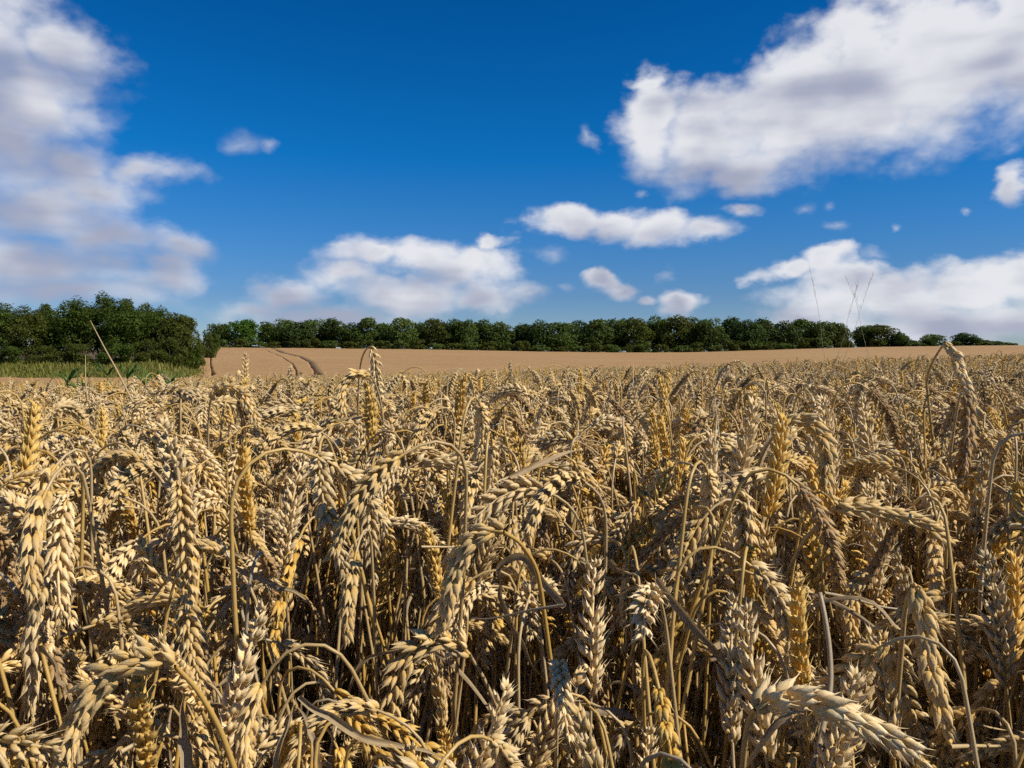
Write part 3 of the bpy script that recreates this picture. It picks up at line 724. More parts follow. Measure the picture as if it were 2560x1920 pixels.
# region, stem (from low to the ear), ear (from its foot to its tip), tone, straw tone, label, short name, ear length
HEROES = [
 ('5', [(1700,1640),(1600,1250),(1450,930),(1300,730),(1190,655)], [(1180,650),(1040,612),(900,645),(770,715),(670,810),(600,930)], 'straw', 'gold', 'large straw coloured ear arching left on a thick curved golden stem at lower left', 'the large upper arched ear at lower left', .092),
 ('5', [(1425,1650),(1330,1400),(1200,1180),(1080,1052)], [(1060,1040),(930,1000),(780,1012),(650,1100),(540,1230),(465,1380),(410,1530),(390,1640)], 'straw', 'gold', 'biggest ear drooping in a long arc in the lower left corner', 'the biggest drooping ear in the lower left corner', .098),
 ('5', [(1160,1650),(1080,1400),(990,1200),(930,1100)], [(920,1085),(800,1110),(690,1210),(630,1380),(600,1560)], 'straw', 'gold', 'straw ear tucked under the biggest drooping ear on a slim golden stem', 'the ear tucked under the biggest drooping ear', .088),
 ('5', [(350,900),(345,740),(300,600)], [(260,555),(235,680),(210,900),(220,1100),(195,1330)], 'pale', 'straw', 'pale ear hanging straight down near the left edge', 'the pale hanging ear near the left edge', .092),
 ('5', [(1110,560),(1080,400),(1040,300)], [(1000,265),(900,345),(850,450),(800,570),(740,710)], 'pale', 'straw', 'pinkish pale ear hanging above the large arched ear at lower left', 'the pinkish pale ear at lower left', .088),
 ('5', [(905,260),(912,80),(880,10)], [(830,5),(805,130),(755,235),(700,330)], 'pale', 'straw', 'pale hanging ear above the pinkish one on the left', 'the upper pale ear on the left', .086),
 ('5', [(575,660),(560,560),(500,380),(440,180),(340,10),(250,-60),(170,-70)], [(150,-70),(60,-60),(-20,-10),(-70,90)], 'straw', 'gold', 'ear leaving the left edge on a long bowed golden stem', 'the bowed golden stem at the left edge', .085),
 ('5', [(400,1500),(400,1380),(360,1330)], [(340,1325),(200,1385),(110,1450),(40,1560),(10,1640)], 'gold', 'gold', 'yellow ear in the very bottom left corner', 'the yellow ear in the bottom left corner', .085),
 ('5', [(1100,540),(1180,300)], [(1200,250),(1290,165),(1410,75)], 'brown', 'gold', 'golden brown ear pointing up to the right, left of centre', 'the golden brown upward ear', .075),
 ('5', [(1400,300),(1450,130),(1500,70)], [(1540,60),(1600,180),(1640,310),(1690,420)], 'straw', 'straw', 'straw ear hanging right of the golden brown upward ear', 'the straw ear beside the golden brown one', .085),
 ('5', [(2030,1600),(2010,1330),(1960,1100),(1940,1030)], [(1935,990),(1880,880),(1800,840),(1720,870)], 'straw', 'gold', 'plump ear seen end on above a golden stem left of centre', 'the plump end-on ear left of centre', .060),
 ('5', [(2190,1500),(2170,1100),(2130,750),(2065,575)], [(2040,540),(1985,585),(1970,690),(1985,800),(1990,880)], 'straw', 'gold', 'hooked ear on a tall golden stem left of the bottom centre', 'the hooked ear left of bottom centre', .078),
 ('5', [(1200,1000),(1240,850),(1290,760)], [(1330,745),(1395,830),(1410,950),(1400,1090)], 'pale', 'straw', 'whitish ear hanging behind the thick curved golden stem at lower left', 'the whitish ear behind the curved stem', .075),
 ('5', [(1900,1659),(1860,1400),(1840,1250)], [(1835,1215),(1830,1130),(1770,1040),(1720,1000)], 'gold', 'gold', 'golden ear bowing left under the plump end-on ear', 'the golden ear under the plump one', .065),
 ('5', [(1885,560),(1880,400)], [(1878,380),(1872,320),(1850,260)], 'straw', 'straw', 'small round ear facing the camera on an upright stem, left of centre', 'the small round facing ear', .050),
 ('5', [(1740,520),(1755,260),(1800,140)], [(1850,85),(1900,95),(1925,160),(1930,240)], 'gold', 'gold', 'small ear on a thin cane-shaped golden stem left of centre', 'the thin cane-shaped stem', .060),
 ('5', [(1660,1330),(1640,1150),(1605,1010)], [(1595,975),(1570,930),(1500,920),(1440,980)], 'gold', 'gold', 'golden ear with fat round grains beside the thick curved stem', 'the fat-grained golden ear', .055),
 ('6', [(1230,600),(1190,430),(1100,290),(1010,228)], [(995,218),(900,215),(800,275),(725,400),(680,560),(640,720),(615,820)], 'straw', 'gold', 'long straw ear curving down to the left in the middle of the foreground', 'the long curved ear in the middle', .092),
 ('6', [(1065,1650),(980,1350),(880,1120),(805,995)], [(790,965),(715,895),(600,885),(470,925),(390,1010),(335,1150),(305,1310)], 'straw', 'straw', 'large ear arching left on a stout straight stem at bottom centre', 'the large arched ear at bottom centre', .095),
 ('6', [(380,1250),(395,1080),(420,1020)], [(440,1030),(500,1180),(535,1300),(570,1440)], 'pale', 'straw', 'bristly pale ear hanging behind the large arched ear at bottom centre', 'the bristly pale ear at bottom centre', .085),
 ('6', [(560,560),(545,420),(510,350)], [(490,345),(462,460),(440,600),(428,770)], 'pale', 'straw', 'pale ear hanging straight left of the long curved middle ear', 'the straight pale ear left of the middle', .080),
 ('6', [(130,760),(150,640),(180,590)], [(205,585),(285,630),(335,730),(365,870)], 'pale', 'straw', 'pale ear bending right at the lower left of centre', 'the pale ear bending right', .078),
 ('6', [(180,1659),(150,1450),(100,1050),(60,800),(10,590)], [(5,570),(90,640),(165,760),(225,870)], 'straw', 'gold', 'straw ear bending right on a tall golden stem left of bottom centre', 'the tall golden stem left of bottom centre', .082),
 ('6', [(1345,470),(1285,280),(1205,170)], [(1160,130),(1090,125),(1030,170),(1000,240)], 'straw', 'gold', 'ear curling left on an arched golden stem just above the folded grey leaf', 'the curled ear above the folded grey leaf', .065),
 ('6', [(1640,420),(1600,300),(1550,220)], [(1530,195),(1440,155),(1350,210),(1290,280)], 'pale', 'straw', 'greyish pale ear bowed left, right of the middle', 'the greyish bowed ear right of the middle', .070),
 ('6', [(1895,690),(1840,560),(1760,380),(1650,260)], [(1610,250),(1520,245),(1440,320),(1395,460),(1400,610)], 'pale', 'gold', 'ear hooked left on a long arched stem right of centre', 'the hooked ear right of centre', .082),
 ('6', [(1890,1410),(1850,1280),(1740,1000),(1655,830)], [(1645,800),(1600,690),(1500,640),(1400,680),(1310,665)], 'brown', 'straw', 'brown half threshed ear bent left, right of bottom centre', 'the brown half threshed ear', .070),
 ('6', [(1960,1600),(1880,1410),(1790,1180),(1705,1020)], [(1690,985),(1600,900),(1480,885),(1380,940),(1300,1010),(1265,1090)], 'straw', 'gold', 'broad ear arched left below the brown half threshed ear', 'the broad arched ear below the brown one', .086),
 ('6', [(1300,1300),(1250,1140),(1190,1075)], [(1165,1055),(1090,1035),(1000,1090),(930,1170)], 'gold', 'gold', 'short golden ear pointing left at bottom centre', 'the short golden ear at bottom centre', .062),
 ('6', [(1325,1540),(1200,1350),(1050,1205),(975,1185)], [(945,1190),(865,1220),(800,1300),(770,1400)], 'straw', 'gold', 'small ear on a bent golden stem sloping down to the right at bottom centre', 'the small ear on the bent stem', .065),
 ('6', [(1480,1250),(1500,1080)], [(1530,1025),(1640,1060),(1700,1190),(1790,1320)], 'pale', 'straw', 'pale ear curving right under the broad arched ear', 'the pale ear curving right', .080),
 ('6', [(1600,1640),(1605,1450)], [(1620,1400),(1690,1440),(1720,1530),(1765,1640)], 'gold', 'gold', 'golden ear hanging at the bottom edge right of centre', 'the golden ear at the bottom edge', .070),
 ('6', [(560,1500),(580,1320),(610,1240)], [(635,1215),(690,1250),(730,1300),(790,1370)], 'gold', 'gold', 'yellow ear low down between the stout stem and the bristly pale ear', 'the low yellow ear', .055),
 ('6', [(660,270),(600,180),(530,80)], [(500,45),(420,45),(355,140),(330,290)], 'straw', 'straw', 'straw ear bowed left at the upper edge of the foreground, left of centre', 'the bowed straw ear left of centre', .075),
 ('6', [(2015,1150),(1990,900),(1930,560),(1850,280),(1785,60)], [(1780,20),(1745,-40),(1700,-110),(1640,-150)], 'gold', 'gold', 'golden ear bent left on a tall thick stem right of centre', 'the tall thick stem right of centre', .072),
 ('7', [(560,420),(570,200),(600,90)], [(640,60),(700,180),(745,310),(740,420),(720,520)], 'pale', 'straw', 'pale pinkish ear hanging steeply in the right half of the foreground', 'the pale pinkish ear on the right', .085),
 ('7', [(690,670),(750,480),(850,280),(980,130)], [(1055,65),(1200,65),(1350,105),(1500,140),(1620,205),(1720,280)], 'straw', 'straw', 'shattered open ear bending right on a thick arched stalk on the right', 'the shattered open ear on the right', .095),
 ('7', [(1420,560),(1400,420),(1415,340)], [(1445,325),(1540,380),(1590,490),(1625,630)], 'pale', 'straw', 'pale ear hanging above the long tight ear at lower right', 'the pale ear above the long tight one', .080),
 ('7', [(1450,900),(1470,700),(1500,590)], [(1540,560),(1580,720),(1605,900),(1635,1080),(1690,1300),(1720,1480)], 'straw', 'straw', 'long tight ear hanging down at lower right', 'the long tight ear at lower right', .100),
 ('7', [(1300,1100),(1310,900),(1340,800)], [(1380,785),(1405,930),(1440,1100),(1490,1270),(1560,1410),(1620,1570)], 'pale', 'straw', 'greyish white ear with spreading husks hanging at lower right', 'the greyish spreading ear at lower right', .098),
 ('7', [(770,900),(770,700),(790,560)], [(825,535),(880,660),(905,840),(900,1060)], 'pale', 'straw', 'pale ear hanging beside the dark bare stalk at lower right', 'the pale ear beside the dark bare stalk', .086),
 ('7', [(480,1659),(500,1450),(530,1340)], [(560,1300),(690,1230),(850,1240),(1000,1290),(1150,1360),(1300,1435),(1450,1510),(1560,1590)], 'pale', 'straw', 'huge pale ear lying almost level along the bottom right edge', 'the huge level ear at bottom right', .098),
 ('7', [(1610,1650),(1450,1400),(1330,1150),(1200,960),(1085,845)], [(1060,820),(1010,800),(980,860),(985,960)], 'gold', 'gold', 'golden ear on a long sloping golden stem at lower right', 'the sloping golden stem at lower right', .060),
 ('7', [(1940,1659),(1970,1350),(1995,1120)], [(1995,1060),(1950,1010),(1880,1050),(1825,1150),(1785,1290)], 'straw', 'straw', 'hooked ear turned left on an upright stem at the far right', 'the hooked ear at the far right', .078),
 ('7', [(1715,1130),(1780,800),(1828,575)], [(1835,545),(1890,545),(1945,620),(1985,720)], 'pale', 'straw', 'pale ear nodding right on a stiff leaning stem near the right edge', 'the stiff leaning stem near the right edge', .065),
 ('7', [(60,1620),(70,1400),(90,1250)], [(100,1190),(190,1160),(280,1210),(350,1340)], 'straw', 'straw', 'bulky straw ear bowing right, left of the huge level ear', 'the bulky bowing ear', .065),
 ('7', [(60,1659),(120,1450),(170,1360)], [(200,1345),(260,1400),(320,1470),(380,1570)], 'gold', 'gold', 'golden ear with open husks low at the bottom, left of the huge level ear', 'the open golden ear at the bottom', .060),
 ('4', [(1585,820),(1600,740),(1630,670),(1680,590)], [(1705,562),(1765,630),(1805,740),(1845,850),(1890,935)], 'pale', 'straw', 'tall ear standing above the crop near the right edge, hooked right', 'the tall hooked ear near the right edge', .092),
 ('4', [(1740,1250),(1770,1050),(1800,900)], [(1835,890),(1855,1020),(1845,1150),(1830,1280),(1815,1400)], 'brown', 'straw', 'dark shaded ear hanging below the tall hooked ear at right', 'the dark ear at right', .096),
 ('4', [(490,1450),(510,1330),(560,1220),(640,1110)], [(685,1062),(800,1060),(890,1130),(945,1250),(935,1400),(950,1520)], 'straw', 'straw', 'strongly braided ear hooked right, right of centre at mid height', 'the braided hooked ear right of centre', .098),
 ('4', [(700,1250),(720,1120),(690,1075)], [(665,1060),(590,1030),(510,1025),(435,1055)], 'straw', 'straw', 'ear lying level to the left of the braided hooked ear', 'the level ear beside the braided one', .075),
 ('4', [(1300,960),(1275,880),(1235,815)], [(1210,800),(1160,860),(1145,970),(1140,1085)], 'pale', 'straw', 'grey pale ear hanging left of the tall hooked ear at right', 'the grey pale ear at right', .085),
 ('4', [(1640,1150),(1600,1090),(1560,1040)], [(1530,1020),(1450,1030),(1380,1075),(1330,1140)], 'pale', 'straw', 'pale ear bowing left at the right, under the grey pale ear', 'the pale bowing ear at right', .075),
 ('2', [(1375,1250),(1365,900),(1370,700),(1392,500),(1430,400)], [(1475,365),(1510,480),(1520,600),(1540,720),(1552,810)], 'pale', 'straw', 'tall pale ear hanging from a cane-shaped stem above the horizon, left of centre', 'the tall cane-shaped ear above the crop', .090),
 ('2', [(400,1000),(385,850)], [(382,740),(385,600),(392,455)], 'straw', 'straw', 'upright ear sticking up into the slope behind, left of centre', 'the upright ear against the slope', .085),
 ('2', [(1600,1150),(1560,850),(1510,680)], [(1470,620),(1350,605),(1255,680),(1230,800),(1240,960)], 'straw', 'straw', 'ear arched left just beside the tall cane-shaped ear', 'the arched ear beside the tall one', .092),
 ('2', [(90,1500),(68,1150),(85,880)], [(100,810),(200,730),(330,755),(420,880),(505,1060)], 'straw', 'straw', 'dark ear arched right on a grey upright stem at left', 'the dark arched ear at left', .095),
 ('1', [(860,1430),(790,1150),(740,980)], [(720,935),(800,990),(860,1080),(900,1190)], 'pale', 'straw', 'bristly ear bending right under the green weeds', 'the bristly ear under the green weeds', .080),
 ('1', [(1410,1650),(1370,1250),(1330,1090)], [(1300,1045),(1190,1040),(1110,1110),(1040,1230)], 'pale', 'gold', 'pale ear bowing left just right of the green weeds', 'the pale ear right of the green weeds', .080),
 ('3', [(690,1150),(692,900),(690,740)], [(690,705),(665,690),(655,760),(660,830)], 'gold', 'straw', 'short folded ear on a straight upright stem at centre mid height', 'the straight stem at centre', .060),
 ('3', [(1620,1560),(1600,1300),(1540,1120)], [(1500,1085),(1400,1100),(1340,1180),(1320,1330)], 'pale', 'straw', 'greyish ear hooked left right of centre at mid height', 'the greyish hooked ear at mid height', .085),
 ('3', [(1640,1250),(1640,1080)], [(1690,990),(1760,1010),(1790,1120),(1800,1260),(1850,1400)], 'pale', 'straw', 'large pale ear hanging right of the greyish hooked ear at mid height', 'the large pale mid height ear', .092),
]
_spik_me = {t: [g.mesh('spikelet', [EAR[t]]) for g in SPIK] for t in EAR}
hero_tracks = []       # (pixel polyline, depth) of ears, kept clear of nearer random stalks
hero_marks = []        # (pixel centre, short name)
def to_ground(p, lean):
    """carry a straw from a seen point down to the soil"""
    z = p[2]; x, y = p[0] + lean[0], p[1] + lean[1]; y = max(y, 0.30)
    g0 = gz(x, y) - 0.01
    return [np.array([x, y, g0]), np.array([p[0] + lean[0] * .65, max(0.30, p[1] + lean[1] * .6), g0 + (z - g0) * 0.45])]
def build_hero(reg, stem, ear, tone, st, label, short, L):
    r = np.random.default_rng(abs(hash_of(label)))
    E2 = PX(reg, ear); S2 = PX(reg, stem)
    pl = sum(math.dist(a, b) for a, b in zip(E2, E2[1:]))
    d = min(4.0, max(0.36, L * F_PX / pl)); tilt = r.uniform(-0.035, 0.045)
    E = np.array([at(x, y, d * (1 + tilt * i / (len(E2) - 1))) for i, (x, y) in enumerate(E2)])
    S = [np.array(at(x, y, d * (1 + 0.02 * (len(S2) - i)))) for i, (x, y) in enumerate(S2)]
    dirn = S[0] - S[1] if len(S) > 1 else np.array([0, 0, -1.0]); dirn = dirn / max(1e-6, -dirn[2]) if dirn[2] < 0 else np.zeros(3)
    lean = np.clip(dirn * S[0][2] * 0.35, -0.16, 0.16) + np.array([r.normal(0, .02), 0.03, 0])
    up = smooth_path(S + [E[0]], 22); low = smooth_path(to_ground(S[0], lean) + [S[0]], 8)
    Pm = np.vstack([low[:-1], up]); Ep = smooth_path(E, 40)
    root = put('wheat_stalk', None, loc=tuple(low[0])); o = low[0]
    g = Geo(); rad = np.concatenate([np.full(7, 0.0020), np.linspace(0.0019, 0.00135, 22)]); tube(g, Pm - o, rad, 7, cap=False)
    put('stem', g.mesh('wheat_stem', [STEM[st]]), root)
    g = Geo(); tube(g, resample(Ep, 14) - o, np.linspace(.0013, .0008, 14), 6)
    er = put('ear', g.mesh('rachis', [EAR[tone]]), root)
    for M in ear_nodes(Ep - o, r, size=min(1.25, 1.12 * L / 0.088) if L > .08 else 1.1):
        s = put('spikelet', _spik_me[tone][r.integers(len(SPIK))], er); s.matrix_local = Matrix(M.tolist())
    if r.random() < 0.45:
        g = Geo(); strap(g, leaf_path(Pm - o, r.uniform(.25, .5), r, r.uniform(.1, .17)), r.uniform(.002, .0034), r.uniform(-6, 6), fold=r.uniform(.3, 1.1)); put('leaf', g.mesh('wheat_leaf', [BLADE]), root)
    tag(root, label, 'wheat stalk', 'wheat stalks at the front of the crop')
    hero_tracks.append((np.array(E2), d)); hero_marks.append((np.array(E2[len(E2) // 2]), short))
def hash_of(t):
    h = 7
    for c in t: h = (h * 131 + ord(c)) % 2147483647
    return h
for h in HEROES: build_hero(*h)

# bare straws and dead leaf blades among the ears: (region, kind, path, distance, half width, label)
STRAWS = [
 ('1', 'straw', [(1150,1060),(1020,800),(900,580),(780,350)], 1.25, .0028, 'bare pale straw leaning left high against the copse'),
 ('1', 'straw', [(760,1050),(742,900),(738,650)], 1.6, .0022, 'short upright bare straw left of the leaning pale straw'),
 ('7', 'straw', [(905,1659),(950,1500),(985,1330),(1015,1150),(1010,950),(985,760),(950,590)], .46, .0034, 'thick grey brown bare stalk bowed upright at lower right'),
 ('6', 'blade', [(1895,470),(2000,610),(2196,840),(2290,960),(2420,1180),(2505,1400),(2560,1659)], .50, .0062, 'long creased grey leaf sloping down right of bottom centre'),
 ('6', 'blade', [(1345,640),(1240,490),(1150,395),(1060,385),(985,440),(960,520)], .62, .0085, 'broad grey leaf folded over in the middle of the foreground'),
 ('6', 'blade', [(965,500),(1005,670),(1080,860),(1180,1030),(1262,1190)], .60, .0052, 'narrow grey leaf hanging down from the folded leaf'),
 ('6', 'blade', [(1650,370),(1700,450),(1790,500),(1835,545),(1750,570),(1655,605)], .62, .0085, 'short curled grey leaf tip right of the folded leaf'),
 ('5', 'blade', [(1815,1210),(2000,1340),(2196,1440),(2400,1520),(2620,1590),(2800,1690)], .44, .0055, 'grey leaf strap sloping right along the bottom edge'),
 ('5', 'blade', [(1390,420),(1600,520),(1800,590),(1970,655)], .62, .0060, 'grey leaf blade pointing right above the end-on ear'),
 ('5', 'blade', [(1230,2000),(1185,1720),(1140,1500),(1125,1330),(1110,1195)], .46, .0125, 'broad dark shaded leaf standing at the bottom left'),
 ('5', 'blade', [(1670,1900),(1700,1640),(1745,1420),(1812,1205)], .48, .0060, 'pale upright leaf blade at the bottom, left of centre'),
 ('5', 'blade', [(1950,1900),(1910,1640),(1880,1420),(1822,1210)], .48, .0065, 'brown upright leaf blade beside the pale one at the bottom'),
 ('5', 'blade', [(245,910),(350,1080),(460,1245)], .52, .0080, 'grey leaf slanting beside the pale hanging ear at left'),
 ('5', 'straw', [(740,1560),(880,1480),(1030,1380)], .50, .0026, 'short slanting straw in the lower left corner'),
 ('5', 'blade', [(280,490),(400,540),(530,600)], .60, .0038, 'thin pale leaf slanting at the left edge'),
 ('7', 'blade', [(310,960),(430,860),(560,760),(690,665)], .58, .0070, 'dark grey folded leaf pointing up right at lower right'),
 ('7', 'straw', [(975,590),(1150,625),(1350,680),(1640,710),(1900,745)], .62, .0022, 'thin grey straw lying level across the lower right'),
 ('7', 'straw', [(1745,1530),(1900,1525),(2050,1525),(2185,1505)], .47, .0024, 'bright white straw lying level near the bottom right edge'),
 ('7', 'straw', [(1850,1380),(2000,1415),(2170,1445)], .52, .0016, 'thin white straw above the bright one at bottom right'),
 ('6', 'straw', [(490,310),(700,312),(1000,315)], .80, .0024, 'pale straw lying level behind the long curved ear'),
 ('6', 'straw', [(1370,665),(1200,690),(1050,722),(900,750),(790,745)], .56, .0020, 'bare zigzag ear stalk lying level left of the brown ear'),
 ('3', 'straw', [(1672,720),(1668,600),(1672,505)], 2.2, .0028, 'upright bare straw poking above the crop right of centre'),
 ('3', 'straw', [(1735,720),(1780,640),(1822,545)], 2.2, .0024, 'bare straw leaning right beside the upright one above the crop'),
 ('3', 'blade', [(620,1460),(800,1390),(1000,1320),(1180,1290),(1360,1330)], .82, .0080, 'crumpled tan leaf lying across the ears at centre'),
 ('2', 'straw', [(1090,960),(930,885),(790,830)], 1.3, .0024, 'short straw slanting across the ears left of the tall ear'),
 ('4', 'straw', [(1370,1330),(1230,1260),(1100,1195),(1050,1180)], .85, .0026, 'pale straw slanting down right of the braided ear'),
 ('4', 'straw', [(285,1520),(260,1250),(240,1050),(222,890)], .95, .0022, 'slim grey straw standing left of the braided ear'),
]
for reg, kind, pts, d, w, lab in STRAWS:
    r = np.random.default_rng(hash_of(lab)); Q2 = PX(reg, pts)
    P = np.array([at(x, y, d * (1 + 0.02 * i)) for i, (x, y) in enumerate(Q2)]); P = smooth_path(P, 26)
    low = P[np.argmin(P[:, 2])]; root = put('wheat_straw' if kind == 'straw' else 'wheat_leaf', None, loc=(low[0], max(.3, low[1] + .03), gz(low[0], max(.3, low[1] + .03)))); o = np.array(root.location)
    g = Geo()
    if kind == 'straw': tube(g, P - o, np.linspace(w * .55, w * .45, 26) if w > .003 else w * np.linspace(.62, .22, 26), 7)
    else:
        J = np.cumsum(r.normal(0, .0016, (9, 3)), 0); P = P + smooth_path(J - J.mean(0), 26)
        strap(g, P - o, w * .42, r.uniform(-2.2, 2.2), hint=(0, 1, 0.15), fold=r.uniform(.5, 1.3))
    put('straw' if kind == 'straw' else 'blade', g.mesh('straw', [STEM['grey' if 'grey' in lab or 'brown' in lab else 'straw'] if kind == 'straw' else BLADE]), root)
    i = 0 if P[0][2] < P[-1][2] else -1                      # a foot only where the straw itself runs down into the crop
    b = P[i]; dv = (P[0] - P[2]) if i == 0 else (P[-1] - P[-3]); dv = dv / np.linalg.norm(dv)
    if dv[2] < -0.75:
        lean = dv / -dv[2] * b[2] * 0.3; lean[1] = .04
        g = Geo(); tube(g, smooth_path(to_ground(b, lean) + [b], 10) - o, .0017, 6, cap=False); put('stem', g.mesh('straw_foot', [STEM['straw']]), root)
    tag(root, lab, 'straw' if kind == 'straw' else 'leaf', 'loose straws and dead leaves in the crop')
    hero_tracks.append((np.array(Q2), d))

# ------------------------------------------------------------------ the crowd of wheat
def scatter(y0, y1, dens, margin, r):
    """jittered points over the wedge of field in front of the camera"""
    s = 1 / math.sqrt(dens); P = []
    for y in np.arange(y0, y1, s):
        w = 0.70 * y + margin; x = np.arange(-w, w, s)
        P.append(np.stack([x + r.uniform(-.5, .5, len(x)) * s, y + r.uniform(-.5, .5, len(x)) * s], 1))
    return np.vstack(P)
dense = []
for pl, d in hero_tracks:
    q = [pl[:1]]
    for a, b in zip(pl, pl[1:]):
        n = max(1, int(math.dist(a, b) / 14)); q.append(a + (b - a) * (np.arange(1, n + 1) / n)[:, None])
    dense.append((np.vstack(q), d))
HP = np.vstack([q for q, _ in dense]); HD = np.concatenate([np.full(len(q), d) for q, d in dense])
r = np.random.default_rng(77)
low_y = scatter(0.36, 1.9, 900, 1.5, r); near = np.vstack([np.column_stack([q_, np.full(len(q_), f_)]) for q_, f_ in ((scatter(0.36, 1.9, 600, 1.5, r), 1.0), (low_y, 0.0))]); kept = []
for x, y, tall in near:
    for attempt in range(5):
        k = int(r.integers(24)); a = r.uniform(0, 2 * math.pi); sc = (r.uniform(0.94, 1.04) if tall else r.uniform(0.80, 0.98)) - (0.045 if y < 0.65 else 0)
        v = VAR[k]; g0 = gz(x, y); tx, ty = r.normal(0, .16), r.normal(0, .16); Rm = np.array(Euler((tx, ty, a)).to_matrix()) * sc; off = np.array([x, y, g0])
        Wp = v['E'][::4] @ Rm.T + off; Wn = v['S'][-30::5] @ Rm.T + off
        if Wp[:, 1].min() < 0.36 or Wn[:, 1].min() < 0.36: continue
        p = project(np.vstack([Wp, Wn])); dep = Wp[:, 1].mean(); rad = 0.0045 * F_PX / dep
        m = HD > dep - 0.01
        if m.any():
            dd = np.min(np.linalg.norm(p[:, None] - HP[m][None], axis=2))
            if dd < rad: continue
        kept.append((x, y, g0, k, (tx, ty, a), sc, dep, p[:len(Wp)].mean(0))); break
kept.sort(key=lambda t: t[6])
N_SINGLE = 300 - len(HEROES)
singles, rest = [], []
for t in kept:
    c = t[7]
    (singles if len(singles) < N_SINGLE and -20 < c[0] < 2580 and c[1] < 1960 else rest).append(t)
tone_word = {'pale': 'pale', 'straw': 'straw coloured', 'gold': 'golden', 'brown': 'brownish'}
buckets = {}
for t in singles:
    c = t[7]; d = [np.linalg.norm(c - m) for m, _ in hero_marks]; j = int(np.argmin(d)); dx, dy = c - hero_marks[j][0]
    rel = ('right of' if dx > 0 else 'left of') if abs(dx) > abs(dy) else ('below' if dy > 0 else 'above')
    buckets.setdefault((tone_word[VAR[t[3]]['tone']], VAR[t[3]]['pose'], rel, j), []).append((d[j], t))
rank = ['', 'second nearest ', 'third nearest ', 'fourth nearest ', 'fifth nearest ', 'sixth nearest ', 'seventh nearest ', 'eighth nearest ']
for (tw, pose, rel, j), L in buckets.items():
    L.sort(key=lambda q: q[0])
    for n, (_, (x, y, g0, k, a, sc, dep, c)) in enumerate(L):
        root = put('wheat_stalk', None, loc=(x, y, g0)); root.rotation_euler = a; root.scale = (sc, sc, sc)
        v = VAR[k]
        put('stem', v['stem_me'], root); put('ear', v['ear_me'], root)
        if v['leaf_me']: put('leaf', v['leaf_me'], root)
        first = 'nearest ' if n == 0 and len(L) > 1 else rank[n]
        tag(root, f"{first}{tw} {pose} ear {rel} {hero_marks[j][1]}", 'wheat stalk', 'wheat stalks at the front of the crop')

P1 = [(x, y, g0) for x, y, g0, k, a, sc, dep, c in rest]; R1 = [a for x, y, g0, k, a, sc, dep, c in rest]; S1 = [t[5] for t in rest]; I1 = [t[3] for t in rest]
xx = np.arange(-2.4, 3.0, 0.055); yy = np.arange(-1.3, 0.40, 0.055)      # unseen low stalks added beside and behind the camera to shade the foreground stems
q = np.stack(np.meshgrid(xx, yy), -1).reshape(-1, 2); q = q + r.uniform(-.027, .027, q.shape)
q = q[(np.abs(q[:, 0]) > 0.36 + 0.62 * np.clip(q[:, 1], 0, 1)) | (q[:, 1] < -0.75)]; n = len(q)
P1 += [(x, y, z) for (x, y), z in zip(q, ground_z(q[:, 0], q[:, 1]))]; R1 += [(0, 0, a) for a in r.uniform(0, 6.283, n)]; S1 += list(r.uniform(.66, .84, n)); I1 += list(r.integers(0, 24, n))
q = scatter(1.9, 3.6, 720, 1.5, r); n = len(q)
P1 += [(x, y, z) for (x, y), z in zip(q, ground_z(q[:, 0], q[:, 1]))]; R1 += [(r.normal(0, .10), r.normal(0, .10), a) for a in r.uniform(0, 6.283, n)]; S1 += list(np.clip(r.normal(0.945, 0.055, n), .75, 1.06)); I1 += list(r.integers(0, 24, n))
o = instancer('wheat_crowd', P1, R1, S1, I1, crowd); tag(o, 'dense crowd of ripe wheat ears behind the front stalks', 'wheat', kind='stuff')
P2, R2, S2, I2 = [], [], [], []
for y0, y1, dn, mg in ((3.6, 7, 640, 1.6), (7, 13, 420, 1.5), (13, 27, 90, 2)):
    q = scatter(y0, y1, dn, mg, r); n = len(q)
    P2.append(np.column_stack([q, ground_z(q[:, 0], q[:, 1])])); R2.append(np.column_stack([r.normal(0, .09, n), r.normal(0, .09, n), r.uniform(0, 6.283, n)]))
    S2.append(np.clip(r.normal(0.94, 0.04, n), .80, 1.05)); I2.append(r.integers(0, 14, n))
o = instancer('wheat_crowd_beyond', np.vstack(P2), np.vstack(R2), np.concatenate(S2), np.concatenate(I2), crowd_far)
tag(o, 'mass of small wheat ears running back to the brow of the field', 'wheat', kind='stuff')

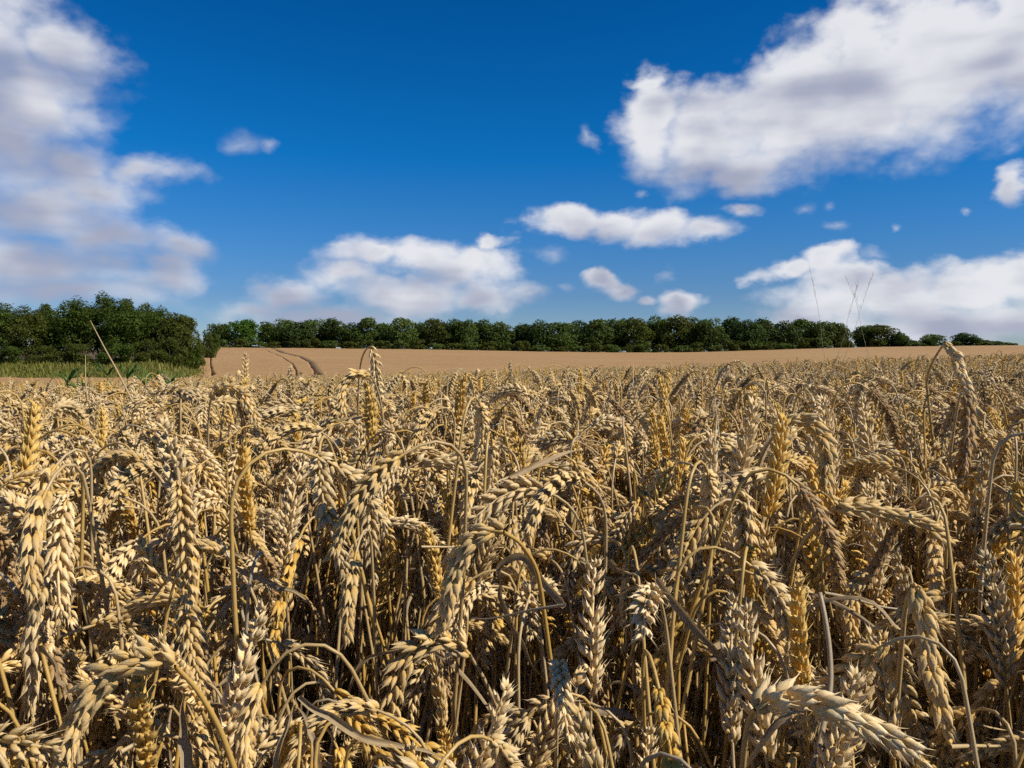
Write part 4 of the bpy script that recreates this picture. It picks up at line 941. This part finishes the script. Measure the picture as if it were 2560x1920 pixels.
# ------------------------------------------------------------------ green weeds in the crop at left, wild grass at right
weeds = [(168,962,4.6,'green weed at the left end of the weed patch'),(222,950,4.9,'tall green weed left of the middle of the weed patch'),(268,945,5.0,'tallest green weed in the middle of the weed patch'),
         (318,952,4.8,'green weed right of the tallest one in the patch'),(362,968,4.6,'low green weed right of the middle of the weed patch'),(420,972,4.9,'small green weed at the right end of the patch'),(196,985,4.2,'low green weed in front of the patch at left')]
for px, top, y, lab in weeds:
    r = np.random.default_rng(hash_of(lab)); x = px_x(px, y); z0 = gz(x, y); H = at(px, top - 18, y).z - z0
    root = put('weed', None, loc=(x, y, z0)); g = Geo(); P = smooth_path([(0, 0, 0), (.02, .01, H * .5), (0.0, 0, H * .97)], 8); tube(g, P, np.linspace(.006, .002, 8), 6); put('stem', g.mesh('weed_stem', [WEED]), root)
    for k in range(48):
        b = P[int(r.uniform(3.6, 8))]; t = r.uniform(0, 6.283); L = r.uniform(.06, .13); o_ = np.array([math.cos(t), math.sin(t), 0]); up = np.array([0, 0, 1.])
        g = Geo(); strap(g, smooth_path([b, b + o_ * L * .3 + up * L * .4, b + o_ * L * .6 + up * L * r.uniform(.3, .8), b + o_ * L * .9 + up * L * r.uniform(.1, 1.0)], 7), r.uniform(.0045, .008), r.normal(0, .4), fold=.4)
        put('leaf', g.mesh('weed_leaf', [WEED]), root)
    tag(root, lab, 'weed', 'green weeds in the crop')
def hair_f(N): return leafy(N, (0.36, 0.29, 0.19, 1), 0.1, 0.7, 0.2)
HAIR = material('wild_grass', hair_f)
wild = [([(950,760),(935,680),(915,560),(900,420),(870,250),(835,80)], 'thin wild grass stalk leaning left, leftmost against the white cloud at right'),
        ([(1240,770),(1225,700),(1190,560),(1160,430),(1130,290),(1070,150)], 'thin wild grass stalk leaning left, crossing the others at right'),
        ([(1010,770),(1040,700),(1080,600),(1130,450),(1190,260),(1245,110)], 'thin wild grass stalk leaning right, the rightmost tip against the cloud'),
        ([(960,780),(1000,680),(1060,500),(1075,420),(1110,300),(1150,160)], 'thin wild grass stalk leaning right behind the crossing pair')]
for pts, lab in wild:
    r = np.random.default_rng(hash_of(lab)); d = 2.3; P = smooth_path([at(x, y, d) for x, y in PX('4', pts)], 30); b = P[0]
    base = np.array([b[0] + r.normal(0, .03), d, gz(b[0], d)]); root = put('wild_grass', None, loc=tuple(base))
    P = np.vstack([smooth_path([base, b], 5)[:-1], P]); g = Geo(); tube(g, P - base, np.linspace(.0006, .00022, len(P)), 5); put('stem', g.mesh('grass_stem', [HAIR]), root)
    g = Geo()
    for k in range(16):
        p = P[int(len(P) * r.uniform(.68, .98))] - base; t = r.uniform(0, 6.283); v = np.array([math.cos(t) * .35, math.sin(t) * .35, 1]) * r.uniform(.008, .02)
        tube(g, np.array([p, p + v * .6, p + v]), (.0002, .0003, .0002), 4)
    put('flower_head', g.mesh('grass_head', [HAIR]), root)
    tag(root, lab, 'grass', 'wild grass stalks standing above the crop', 'thing')
